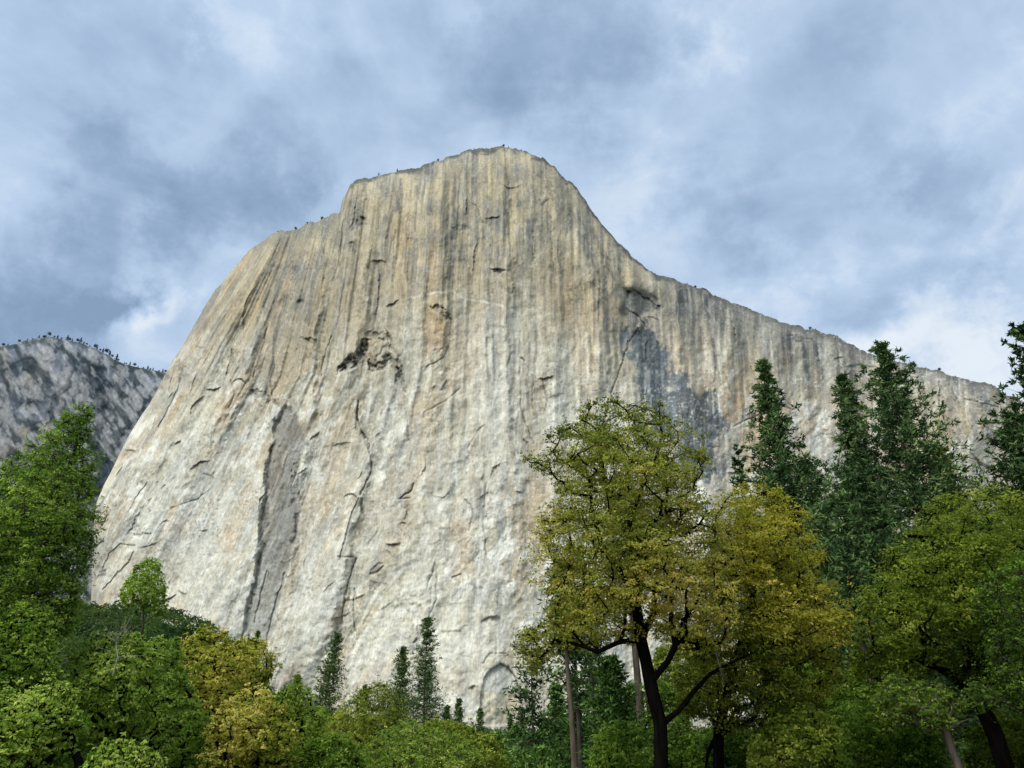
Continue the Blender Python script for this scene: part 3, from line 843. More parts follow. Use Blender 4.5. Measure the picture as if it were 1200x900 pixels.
    # cracks and corners: (points, half width, depth, strength)
    for pts, w, dep, s in (
        ([(420, 470), (418, 490), (424, 506), (430, 515), (433, 528), (436, 545), (432, 560), (422, 580)], 1.2, 5, .65),
        ([(420, 585), (411, 605), (405, 630), (398, 655)], 1.0, 4, .5), ([(424, 585), (425, 600)], 1.6, 4, .55), ([(418, 655), (412, 670), (404, 700), (400, 730)], 1.1, 4, .5), ([(396, 652), (415, 653)], 0.8, 3, .4),
        ([(435, 595), (445, 620), (430, 640)], .8, 2, .2), ([(470, 584), (482, 574), (485, 567)], .9, 4, .6), ([(468, 585), (480, 584)], .7, 3, .4), ([(434, 673), (445, 668), (449, 664)], .8, 3, .65), ([(530, 677), (540, 673)], 1.0, 3, .75),
        ([(544, 585), (552, 592), (554, 605), (550, 622)], .7, 3, .5), ([(570, 565), (566, 610), (570, 650)], .6, 2, .4), ([(609, 430), (611, 480), (625, 520)], .7, 3, .4), ([(625, 440), (624, 480)], .6, 2, .35), ([(636, 445), (642, 470), (638, 482)], 1.2, 2, .4),
        ([(611, 419), (614, 422)], 1.0, 4, .9), ([(614, 515), (619, 518)], .9, 3, .8), ([(568, 498), (560, 505), (548, 525)], .8, 2, .4),
        ([(736, 400), (730, 425), (722, 445), (717, 460)], .9, 5, .6), ([(748, 386), (738, 400)], 1.2, 5, .8), ([(738, 365), (750, 372), (758, 384)], .9, 4, .6),
        ([(313, 385), (307, 410), (300, 432), (297, 442)], .8, 3, .5), ([(322, 415), (317, 450), (320, 468)], .9, 3, .55), ([(212, 444), (208, 455), (196, 480), (186, 500)], .8, 4, .65), ([(230, 406), (240, 407)], .6, 3, .5), ([(272, 410), (266, 440)], .7, 3, .5), ([(270, 445), (276, 462), (268, 478)], .8, 3, .35),
        ([(376, 440), (380, 420), (388, 395)], .8, 3, .4), ([(540, 200), (535, 290)], .6, 2, .3), ([(596, 250), (599, 320)], .6, 2, .35), ([(560, 245), (566, 262)], .8, 3, .5), ([(572, 245), (570, 262)], .7, 3, .45),
        ([(480, 252), (478, 330)], .6, 2, .35), ([(463, 270), (460, 330)], .6, 2, .4), ([(420, 212), (415, 260)], .8, 3, .4), ([(412, 232), (402, 262), (398, 300)], .8, 3, .4),
        ([(120, 690), (135, 675), (150, 660), (157, 648)], .9, 4, .5), ([(120, 668), (128, 650), (140, 638), (158, 640)], .7, 3, .45), ([(150, 600), (165, 575), (172, 566)], .7, 3, .4), ([(200, 595), (230, 585), (250, 570)], .6, 2, .3),
        ([(298, 730), (305, 700), (312, 670)], .7, 3, .4), ([(312, 752), (320, 715), (334, 670)], .7, 3, .5), ([(565, 778), (575, 766), (592, 765)], .6, 2, .3), ([(416, 690), (414, 720), (418, 745)], .7, 3, .45), ([(500, 690), (510, 660), (512, 700), (503, 722)], .8, 2, .4),
        ([(562, 850), (563, 815), (567, 796), (575, 784), (586, 778)], .6, 0, .35), ([(586, 778), (596, 782), (604, 794), (609, 812)], 1.0, 2, .75),
        ([(1112, 445), (1122, 470), (1130, 480)], .8, 3, .4), ([(1095, 455), (1108, 490), (1128, 520), (1150, 545)], .8, 3, .35), ([(1128, 520), (1140, 500), (1120, 470)], .7, 2, .3), ([(1130, 468), (1160, 474), (1170, 478)], .8, 3, .5),
        ([(985, 430), (994, 440)], .7, 3, .4), ([(1060, 432), (1075, 450), (1080, 470)], .7, 3, .3), ([(880, 430), (900, 470), (930, 480)], .7, 3, .3), ([(860, 500), (900, 480)], .7, 3, .3), ([(850, 440), (870, 490), (868, 520)], .7, 2, .3),
        ([(495, 485), (520, 470), (540, 455)], .7, 2, .3), ([(500, 430), (520, 420), (525, 407)], .8, 3, .45), ([(472, 405), (470, 440)], .7, 2, .35), ([(475, 480), (480, 520)], .7, 2, .25),
    ):
        P_ = np.array(pts)
        bx = (U > P_[:, 0].min() - 9) & (U < P_[:, 0].max() + 9) & (V > P_[:, 1].min() - 9) & (V < P_[:, 1].max() + 9)
        ub = U[bx] + 1.6 * fbm(U[bx] / 8, V[bx] / 8, 83, 3)
        vb = V[bx] + 1.6 * fbm(U[bx] / 8, V[bx] / 8, 84, 3)
        d, par = line_d(ub, vb, pts)
        wv = w * (0.65 + 0.5 * vn(U[bx] / 6, V[bx] / 6, 85))
        m1 = sst(wv + 0.9, wv * 0.4, d)
        h[bx] -= 0.6 * dep * m1
        C[bx] = mix(C[bx], lin(82, 78, 74), 1.0 * s * m1)
    # thin natural cracks everywhere
    ck = np.abs(fbm(qw / 18 + 0.3 * vn(U / 8, V / 8, 86), V / 34, 87, 3))
    ck = sst(0.018, 0.0, ck) * sst(0.2, 0.55, vn(U / 40, V / 50, 88))
    ck2 = np.abs(fbm((U + 0.9 * V) / 30, (V - 0.5 * U) / 22, 89, 3))
    ck2 = sst(0.016, 0.0, ck2) * sst(0.25, 0.6, vn(U / 36, V / 40, 90))
    h -= 0.4 * ck + 0.4 * ck2 + 0.3 * seam + 0.4 * seam_big
    C = mix(C, lin(112, 108, 102), 0.36 * ck + 0.34 * ck2 + 0.2 * seam + 0.16 * seam_big)
    # healed white veins
    ve = np.abs(fbm(U / 26, V / 30, 91, 4))
    ve = sst(0.02, 0.0, ve) * sst(0.1, 0.5, vn(U / 60, V / 60, 92)) * sst(380, 480, V)
    C = mix(C, white, 0.5 * ve)
    # flakes and small corners: curved edges with the rock standing proud on one side
    frng = np.random.default_rng(404)
    for i in range(330):
        u0 = frng.uniform(112, 1200)
        rv = np.interp(u0, RIM[:, 0], RIM[:, 1])
        v0 = rv + (860 - rv) * frng.uniform(0.02, 1.0)
        kind = frng.uniform()
        upper = v0 < 420 + frng.uniform(-60, 60) or u0 > 760
        slant = 0.5 * max(0.0, (600 - u0) / 500)
        if upper and kind < 0.6:
            th, Lh, kv = math.pi / 2 + slant + frng.normal(0, .1), frng.uniform(8, 34), frng.normal(0, .006)
        elif kind < 0.75:
            th, Lh, kv = -0.7 + frng.normal(0, .45), frng.uniform(4, 15), frng.normal(0.0, .03)
        else:
            th, Lh, kv = frng.normal(0, .3), frng.uniform(3, 11), abs(frng.normal(0.03, .03))
        st = frng.uniform(0.15, 1.0) ** 2.0
        j0, j1 = np.searchsorted(u, [u0 - Lh - 10, u0 + Lh + 10])
        if j1 - j0 < 4:
            continue
        us, vs = U[:, j0:j1], V[:, j0:j1]
        r0 = np.abs(vs - v0) < Lh + 10
        us, vs = us[r0], vs[r0]
        if len(us) < 5:
            continue
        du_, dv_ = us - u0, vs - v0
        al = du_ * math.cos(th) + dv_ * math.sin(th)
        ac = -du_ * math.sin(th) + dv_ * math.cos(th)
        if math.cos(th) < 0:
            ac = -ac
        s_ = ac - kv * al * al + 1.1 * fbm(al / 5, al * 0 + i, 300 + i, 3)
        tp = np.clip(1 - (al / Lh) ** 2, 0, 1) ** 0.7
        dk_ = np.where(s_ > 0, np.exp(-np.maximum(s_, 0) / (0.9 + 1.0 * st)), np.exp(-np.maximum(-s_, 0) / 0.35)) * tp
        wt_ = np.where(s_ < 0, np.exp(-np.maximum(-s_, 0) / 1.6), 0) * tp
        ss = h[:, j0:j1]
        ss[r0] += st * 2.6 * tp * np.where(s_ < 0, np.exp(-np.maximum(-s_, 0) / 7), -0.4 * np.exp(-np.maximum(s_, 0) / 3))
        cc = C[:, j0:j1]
        c_ = mix(cc[r0], lin(224, 218, 202), 0.25 * st * wt_)  # painted highlight along the proud side of the flake
        cc[r0] = mix(c_, lin(88, 82, 76), 0.85 * st * dk_)  # painted shade on the low side of the flake edge
    # lichen-dark cap along the rim with scattered shrubs' litter
    cap = sst(7, 1.5, below + 5 * fbm(U / 14, V / 9, 93, 3)) * sst(395, 420, U)
    C = mix(C, lin(86, 86, 82), 0.9 * cap)
    cap2 = sst(26, 6, below + 12 * fbm(U / 20, V / 12, 94, 3)) * sst(290, 330, U) * sst(420, 380, U)
    C = mix(C, lin(120, 118, 110), 0.7 * cap2)
    cap3 = sst(20, 4, below + 10 * fbm(U / 18, V / 8, 95, 3)) * sst(765, 800, U)
    C = mix(C, lin(112, 110, 106), 0.6 * cap3)
    veg = sst(0.35, 0.55, fbm(U / 5, V / 4, 96, 3)) * sst(10, 2, below) * sst(420, 470, U)
    C = mix(C, olive, 0.7 * veg)
    cs = fbm(qw / 2.3, V / 34, 192, 2)
    C = mix(C, lin(96, 94, 90), 0.30 * sst(0.28, 0.42, cs) * sst(-.2, .3, fbm(U / 20, V / 30, 193, 3)) * (0.35 + 0.65 * up))
    C = mix(C, white, 0.40 * sst(0.30, 0.42, -cs) * sst(-.2, .3, fbm(U / 20, V / 30, 194, 3)) * (0.4 + 0.6 * low))
    sp = fbm(U / 2.6, V / 2.6, 195, 3)
    C = mix(C, lin(84, 80, 74), 0.5 * sst(0.34, 0.5, sp) * sst(-.1, .4, fbm(U / 28, V / 28, 196, 3)))
    C = mix(C, white, 0.5 * sst(0.32, 0.48, -sp) * (0.3 + 0.7 * low) * (1 - m_facet))
    C *= (1 + 0.15 * fbm(U / 5, V / 7, 97, 4) + 0.10 * fbm(qw / 2.6, V / 12, 98, 2))[..., None]
    C = np.clip(C * np.array([0.90, 0.885, 0.80]), 0.015, 0.85)

    damp = sst(0, 9, e_in)
    y = y - h * damp
    P = np.stack([dx / dy * y, y, CAM_Z + dz / dy * y], -1)
    # the top and the flanks carry on behind the rim as a plateau
    back = []
    for s_, drop in ((60, 4), (240, 40), (700, 160)):
        p = P[-1].copy()
        p[:, 1] += s_
        p[:, 0] *= 1 - s_ / 5000
        p[:, 2] -= drop
        back.append(p)
    P = np.concatenate([P, np.stack(back)], 0)
    C = np.concatenate([C, np.repeat(C[-1:], 3, 0)], 0)
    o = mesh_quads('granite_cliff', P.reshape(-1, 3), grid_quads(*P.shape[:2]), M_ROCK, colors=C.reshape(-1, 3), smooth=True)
    o['kind'] = 'structure'
    o['label'] = 'huge pale granite wall with a rounded summit rising over the trees'
    return P[:-3], U, V


CLIFF_P, CLIFF_U, CLIFF_V = build_cliff()


# ------------------------------------------------------------------ the darker cliff further back on the left
FRIM = np.array([(-160, 470), (-60, 425), (-10, 407), (4, 405), (18, 403), (30, 399), (45, 396), (62, 395), (80, 399), (96, 402), (110, 408), (124, 415),
                 (140, 424), (155, 429), (172, 433), (190, 436), (225, 438), (300, 440)], dtype=float)


def build_far_cliff():
    u = np.arange(-160, 300, 1.0)
    rim = np.interp(u, FRIM[:, 0], FRIM[:, 1]) + 1.2 * fbm(u / 7, u * 0, 105, 3)
    NR = 300
    t = np.linspace(0, 1, NR)
    U = np.repeat(u[None, :], NR, 0)
    V = 790 + (rim - 790)[None, :] * t[:, None]
    below = V - rim[None, :]
    dx, dy, dz = ray(U, V)
    T = dz / dy
    y = 1500 + 0.5 * np.abs(U - 60) + 200 * np.exp(-below / 12) * 0.4
    y = y / (1 - 0.24 * np.maximum(T, 0))
    h = 22 * vn(U / 46, V / 90, 111) + 12 * fbm((U - .4 * V) / 20, (V + .4 * U) / 40, 112, 4) + 4 * fbm((U - .4 * V) / 7, (V + .4 * U) / 16, 113, 4)
    f1, f2, cid, ox, oy = worley((U + 5 * fbm(U / 12, V / 12, 114)) / 26, (V + 0.35 * U) / 30, 115)
    h += ((cid - 0.5) * 5 + oy * 6) * sst(0, .3, f2 - f1)
    f1b, f2b, cidb, oxb, oyb = worley((U + 3 * fbm(U / 9, V / 9, 116)) / 10, (V - 0.3 * U) / 12, 117)
    h += ((cidb - 0.5) * 3 + oyb * 3) * sst(0, .3, f2b - f1b)
    pale, tanf, bl, dk = lin(186, 184, 180), lin(182, 172, 152), lin(132, 142, 156), lin(62, 76, 84)
    C = np.empty(U.shape + (3,))
    C[:] = pale

    def mix(C, c, w):
        w = np.clip(w, 0, 1)[..., None]
        return C * (1 - w) + c * w
    C = mix(C, tanf, 0.8 * sst(-0.1, 0.4, fbm(U / 26, V / 40, 118, 3)))
    C = mix(C, bl, 0.8 * sst(-0.15, 0.35, fbm(U / 18, V / 30, 119, 4)))
    C = mix(C, dk, 0.8 * sst(0.06, 0.34, fbm((U - .6 * V) / 9, (V + .5 * U) / 26, 120, 4)))
    C = mix(C, dk, 0.3 * sst(0.07, 0.0, f2 - f1) * sst(0.1, .5, vn(U / 20, V / 20, 121)))
    C = mix(C, dk, 0.2 * sst(0.1, 0.0, f2b - f1b) * sst(0.1, .5, vn(U / 14, V / 14, 122)))
    # dark wooded ledges and gullies
    for pts, w, st in (([(62, 404), (85, 418), (108, 430), (125, 432)], 5, .9), ([(108, 430), (116, 446), (120, 460)], 5, .8), ([(0, 408), (30, 403), (62, 400)], 3.5, .65), ([(125, 425), (150, 432), (186, 438)], 4, .75),
                       ([(112, 470), (128, 475), (150, 490), (170, 500)], 7, .75), ([(182, 455), (172, 470), (165, 485), (150, 500)], 3.5, .9), ([(0, 465), (15, 490), (40, 500)], 4, .7), ([(110, 500), (118, 540), (112, 580)], 10, .7), ([(140, 500), (132, 540), (120, 565)], 11, .6),
                       ([(0, 436), (22, 424), (30, 421), (44, 424)], 1.2, .9), ([(28, 432), (40, 436)], 1.6, .95), ([(60, 480), (62, 492), (40, 500)], 1.5, .8), ([(130, 440), (128, 452), (134, 468)], 1.5, .8), ([(146, 448), (140, 470)], 1.5, .7), ([(158, 446), (150, 478)], 1.5, .7), ([(88, 430), (80, 450), (84, 470)], 1.5, .6), ([(15, 432), (30, 426), (42, 432)], 2, .7), ([(55, 455), (68, 470), (74, 480)], 3, .6), ([(0, 440), (12, 462)], 3, .6)):
        d, par = line_d(U + 6 * fbm(U / 9, V / 9, 123, 3), V + 5 * fbm(U / 9, V / 9, 124, 3), pts)
        C = mix(C, lin(54, 70, 72), st * sst(w + 2, w * 0.4, d))
    C = mix(C, lin(70, 84, 70), 0.6 * sst(5, 1, below + 4 * fbm(U / 8, V / 6, 125, 3)))
    C = mix(C, lin(70, 80, 88), .7 * sst(0.05, .3, fbm((U - .5 * V) / 5, (V + .5 * U) / 12, 127, 4)) * sst(-.3, .3, vn(U / 25, V / 25, 128)))
    C = mix(C, lin(214, 212, 206), .6 * sst(0.1, .35, fbm((U - .7 * V) / 7, (V + .6 * U) / 20, 129, 4)))
    C *= (1 + 0.35 * fbm(U / 3, V / 4, 126, 3))[..., None]
    C = np.clip(C * np.array([.47, .475, .48]), 0.015, 0.8)
    y = y - h * sst(0, 8, below)
    P = np.stack([dx / dy * y, y, CAM_Z + dz / dy * y], -1)
    back = []
    for s_, drop in ((150, 10), (600, 120)):
        p = P[-1].copy()
        p[:, 1] += s_
        p[:, 2] -= drop
        back.append(p)
    P = np.concatenate([P, np.stack(back)], 0)
    C = np.concatenate([C, np.repeat(C[-1:], 2, 0)], 0)
    o = mesh_quads('far_cliff', P.reshape(-1, 3), grid_quads(*P.shape[:2]), M_FARROCK, colors=C.reshape(-1, 3), smooth=True)
    o['kind'] = 'structure'
    o['label'] = 'darker blue grey cliff with wooded ledges behind the great wall at left'
    return P[:-2], U, V


FAR_P, FAR_U, FAR_V = build_far_cliff()


# ------------------------------------------------------------------ plants
def tube(path, radii, sides=6):
    """quads of a tube along a path"""
    P = np.asarray(path, float)
    n = len(P)
    T = np.gradient(P, axis=0)
    T /= np.linalg.norm(T, axis=1, keepdims=True) + 1e-9
    ref = np.array([0.31, 0.87, 0.38])
    A = np.cross(T, ref)
    A /= np.linalg.norm(A, axis=1, keepdims=True) + 1e-9
    B = np.cross(T, A)
    ang = np.linspace(0, 2 * math.pi, sides, endpoint=False)
    R = np.asarray(radii, float)[:, None, None]
    V = P[:, None, :] + R * (np.cos(ang)[None, :, None] * A[:, None, :] + np.sin(ang)[None, :, None] * B[:, None, :])
    i = np.arange(n * sides).reshape(n, sides)
    j = np.roll(i, -1, 1)
    Q = np.stack([i[:-1], j[:-1], j[1:], i[1:]], -1).reshape(-1, 4)
    return V.reshape(-1, 3), Q


class Tubes:
    def __init__(self):
        self.v, self.q, self.n = [], [], 0

    def add(self, path, radii, sides=6):
        v, q = tube(path, radii, sides)
        self.v.append(v)
        self.q.append(q + self.n)
        self.n += len(v)

    def build(self, name, mat, parent):
        return mesh_quads(name, np.concatenate(self.v), np.concatenate(self.q), mat, parent, smooth=True)


def unit(a):
    return a / (np.linalg.norm(a, axis=-1, keepdims=True) + 1e-9)


def leaf_quads(cen, L, W, rng, up=0.5, axis=None, fold=0.15, outward=None):
    """one kite-shaped leaf per centre"""
    n = len(cen)
    nor = unit(rng.normal(size=(n, 3)) + np.array([0, 0, up]) + (0 if outward is None else outward))
    if axis is None:
        t = rng.normal(size=(n, 3))
    else:
        t = axis + 0.35 * rng.normal(size=(n, 3))
    t = unit(t - nor * np.sum(t * nor, 1, keepdims=True) * (0.8 if axis is not None else 1))
    b = unit(np.cross(nor, t))
    L = (np.broadcast_to(L, (n,)) * rng.uniform(0.55, 1.45, n))[:, None]
    W = (np.broadcast_to(W, (n,)) * rng.uniform(0.7, 1.3, n))[:, None]
    f = nor * L * fold
    v = np.stack([cen - t * L * .5, cen + b * W * .5 - t * L * 0.06 + f, cen + t * L * .5, cen - b * W * .5 - t * L * 0.06 + f], 1)
    q = np.arange(n * 4).reshape(n, 4)
    return v.reshape(-1, 3), q


LEAF_GAIN = np.array([1.42, 1.36, 2.0])


def pick_colors(pal, s, rng, jit=0.13):
    """pal: colours from darker green end to paler, yellower end; s in 0..1 picks along it"""
    pal = np.asarray(pal, float) * LEAF_GAIN
    x = np.clip(s, 0, 1) * (len(pal) - 1)
    i = np.minimum(x.astype(int), len(pal) - 2)
    f = (x - i)[:, None]
    c = pal[i] * (1 - f) + pal[i + 1] * f
    return c * np.exp(rng.normal(0, jit, (len(s), 1)))


def in_poly(u, v, poly):
    return poly_sd(np.asarray(u, float), np.asarray(v, float), poly)


def broadleaf(name, label, poly, depth, trunk, pal, lobe_px=26, leaf=0.16, density=1.0, limbs=(), group=None, bark=None, seed=1,
              fill=1.0, tone=0.5, tone_var=0.35, trunk_r=None, thick=0.9, twigs=True, cat='tree', aniso=0.62, sub=15, tone_fn=None, wl=0.62, shrub=False):
    """A tree: crown outline in photo pixels seen at DEPTH metres, trunk as pixel points (downwards first)."""
    rng = np.random.default_rng(seed)
    poly = [(float(a), float(b)) for a, b in poly]
    P = np.array(poly)
    ppm = FPX / depth / 1.02                      # photo pixels per metre, roughly
    ctr = at(P[:, 0].mean(), P[:, 1].mean(), depth)
    # scatter lobes through the volume
    want_r = lobe_px
    lob = []
    u0, u1, v0, v1 = P[:, 0].min(), P[:, 0].max(), P[:, 1].min(), P[:, 1].max()
    W = (u1 - u0)
    area = (u1 - u0) * (v1 - v0)
    ntry = int(2400)
    cu, cv = rng.uniform(u0, u1, ntry), rng.uniform(v0, v1, ntry)
    sd = -in_poly(cu, cv, poly)
    for i in range(ntry):
        if sd[i] < want_r * 0.20:
            continue
        r = want_r * rng.uniform(0.5, 1.3)
        r = min(r, sd[i] * 1.25)
        dmax = min(sd[i] * 1.7, W * 0.42) * thick
        dd = rng.uniform(-dmax, dmax) if dmax > 0 else 0
        c = np.array([cu[i], cv[i], dd])
        ok = True
        for (pc, pr) in lob:
            if np.sum(((pc - c) * (1, 1.15, 1)) ** 2) < (0.62 * (r + pr)) ** 2 / fill:
                ok = False
                break
        if ok:
            lob.append((c, r))
    # trunk nodes
    base_y = depth
    tk = [at(a, b, depth + (c if len(x) > 2 else 0)) for x in trunk for a, b, c in [(x[0], x[1], x[2] if len(x) > 2 else 0)]]
    b0 = tk[0].copy()
    g = np.array([b0[0], b0[1], float(ground_z(b0[0], b0[1]))])
    if b0[2] > g[2] + 0.3:
        g[0] += 0.15 * rng.normal()
        tk = [g] + tk
    else:
        tk[0] = g
    root = empty(name, tk[0])
    org = tk[0].copy()
    tag(root, label, cat, group)
    nodes, par, wgt = [tk[0]], [-1], [0.0]

    def chain(pts, p, sub_m=0.9):
        for q in pts:
            a = nodes[p]
            n = max(1, int(np.linalg.norm(q - a) / sub_m))
            for k in range(1, n + 1):
                f = k / n
                pt = a * (1 - f) + q * f
                if k < n:
                    pt = pt + rng.normal(0, 0.05 * min(1.0, np.linalg.norm(q - a) * .3), 3)
                nodes.append(pt)
                par.append(p)
                wgt.append(0.0)
                p = len(nodes) - 1
        return p
    end = chain(tk[1:], 0)
    limb_min = {}
    for lm in limbs:
        pts = [at(x[0], x[1], depth + (x[2] if len(x) > 2 else 0)) for x in lm]
        d = [np.linalg.norm(nd - pts[0]) for nd in nodes]
        n0 = len(nodes)
        chain(pts[1:], int(np.argmin(d)))
        for z in range(n0, len(nodes)):
            limb_min[z] = 1 - 0.7 * (z - n0) / max(1, len(nodes) - n0)
    nstem = len(nodes)
    L3 = [(at(c[0], c[1], depth + c[2] / ppm), r / ppm) for c, r in lob]
    order = np.argsort([min(np.linalg.norm(nd - c) for nd in nodes[:nstem:2]) for c, r in L3])
    lobe_nodes = []
    for i in order:
        c, r = L3[i]
        A = np.array(nodes)
        dv = c - A
        dist = np.linalg.norm(dv, axis=1)
        cost = dist + 0.9 * np.maximum(-dv[:, 2] + 0.15 * dist, 0) + 0.35 * np.maximum(A[:, 2].max() * 0 + 0, 0)
        cost[0] += 3
        k = int(np.argmin(cost))
        mid = (nodes[k] + c) / 2 + np.array([0, 0, -0.08 * dist[k]]) + rng.normal(0, 0.07 * dist[k], 3)
        e = chain([mid, c], k, 0.8)
        wgt[e] += 1.0
        lobe_nodes.append(e)
    W_ = np.array(wgt)
    for i in range(len(nodes) - 1, 0, -1):
        W_[par[i]] += W_[i]
    H = np.max(np.array(nodes)[:, 2]) - tk[0][2]
    r_base = trunk_r if trunk_r else 0.022 * H
    rad = r_base * (np.maximum(W_, 0.5) / max(W_[0], 1)) ** 0.42
    rad = np.maximum(rad, 0.016)
    for z, f_ in limb_min.items():
        rad[z] = max(rad[z], 0.40 * r_base * f_)
    tb = Tubes()
    kids = {}
    for i in range(1, len(nodes)):
        kids.setdefault(par[i], []).append(i)
    # walk chains: follow the thickest child, start a new tube for the others
    stack = [(0, kids.get(0, []))]
    starts = [(0, k) for k in kids.get(0, [])]
    while starts:
        p, k = starts.pop()
        path, rr = [nodes[p]], [min(rad[p], rad[k] * 1.25)]
        while True:
            path.append(nodes[k])
            rr.append(rad[k])
            ch = sorted(kids.get(k, []), key=lambda z: -W_[z])
            for o in ch[1:]:
                starts.append((k, o))
            if not ch:
                break
            k = ch[0]
        rr[-1] *= 0.5
        if p == 0:
            rr[0] = rr[1] * 1.35
        tb.add(np.array(path) - org, rr, 8 if rr[0] > 0.06 else 4)
    # foliage: every lobe carries flattened sprays, every spray many leaves
    cen, ton, outw = [], [], []
    twp = []
    crown_lo = min(c[2] for c, r in L3)
    crown_hi = max(c[2] for c, r in L3)
    for (c, r), (pc, pr) in zip(L3, lob):
        ns = max(5, int(sub * rng.uniform(0.8, 1.2)))
        d = unit(rng.normal(size=(ns, 3)) + np.array([0, 0, 0.25]))
        sc = c + d * (r * rng.uniform(0.4, 1.25, ns))[:, None] * np.array([1.08, 1.08, 0.72])
        # how many leaves: enough to cover the lobe on screen
        nl = int(density * 1.25 * (math.pi * r * r) / (leaf * leaf * 0.55) / ns) + 3
        pu = 600 + sc[:, 0] / (sc[:, 1] * CP + (sc[:, 2] - CAM_Z) * SP) * FPX
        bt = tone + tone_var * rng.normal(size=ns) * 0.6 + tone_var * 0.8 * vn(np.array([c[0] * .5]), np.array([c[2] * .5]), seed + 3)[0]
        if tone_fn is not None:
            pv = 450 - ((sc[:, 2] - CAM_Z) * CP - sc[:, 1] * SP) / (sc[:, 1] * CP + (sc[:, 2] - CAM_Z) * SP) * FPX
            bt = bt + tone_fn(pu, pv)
        for k in range(ns):
            rs = r * rng.uniform(0.26, 0.48)
            off = rng.normal(size=(nl, 3)) * np.array([rs, rs, rs * 0.34]) * 0.62
            off[:, 2] -= 0.25 * (off[:, 0] ** 2 + off[:, 1] ** 2) / max(rs, .05)
            cen.append(sc[k] + off)
            ton.append(np.full(nl, bt[k]) + rng.normal(0, 0.10, nl))
            outw.append(np.repeat((d[k] * 1.3)[None], nl, 0) + rng.normal(0, .35, 3))
            twp.append((c, sc[k]))
            if rng.uniform() < 0.22:                      # a stray spray that reaches out of the crown
                o2 = c + unit((sc[k] - c) + np.array([0, 0, .15]))[None][0] * r * rng.uniform(1.25, 1.75)
                m2 = max(3, int(nl * 0.30))
                cen.append(o2 + rng.normal(size=(m2, 3)) * np.array([.16, .16, .09]) * r)
                ton.append(np.full(m2, bt[k]) + rng.normal(0, 0.10, m2))
                outw.append(np.repeat((d[k] * .8)[None], m2, 0))
                twp.append((sc[k], o2))
    cen, ton, outw = np.concatenate(cen), np.concatenate(ton), np.concatenate(outw)
    v, q = leaf_quads(cen - org, leaf, leaf * wl, rng, up=1.0, outward=outw)
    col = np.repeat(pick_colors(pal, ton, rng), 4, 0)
    if twigs:
        for a, b in twp:
            m = (a + b) / 2 + np.array([0, 0, -0.04])
            tb.add(np.array([a, m, b]) - org, [0.014, 0.010, 0.005], 3)
    tb.build('branches' if shrub else 'trunk', bark or M_BARK_DARK, root)
    mesh_quads('foliage' if shrub else 'crown', v, q, M_LEAF, root, colors=col)
    return root, len(q)


def dead_twigs(root, pts, depth, n, spread, seed):
    """pale bare twigs fanning out from a branch"""
    rng = np.random.default_rng(seed)
    org = np.array(root.location)
    tb = Tubes()
    P = [at(a, b, depth) for a, b in pts]
    tb.add(np.array(P) - org, np.linspace(0.03, 0.012, len(P)), 5)
    for i in range(n):
        a = P[rng.integers(0, len(P))]
        d = unit(P[-1] - P[0] + rng.normal(0, 0.8, 3) * np.linalg.norm(P[-1] - P[0]))
        L = spread * rng.uniform(.4, 1)
        tb.add(np.array([a, a + d * L * .5 + rng.normal(0, .06, 3), a + d * L]) - org, [0.014, 0.009, 0.004], 3)
    tb.build('dead_branch', M_DEADWOOD, root)


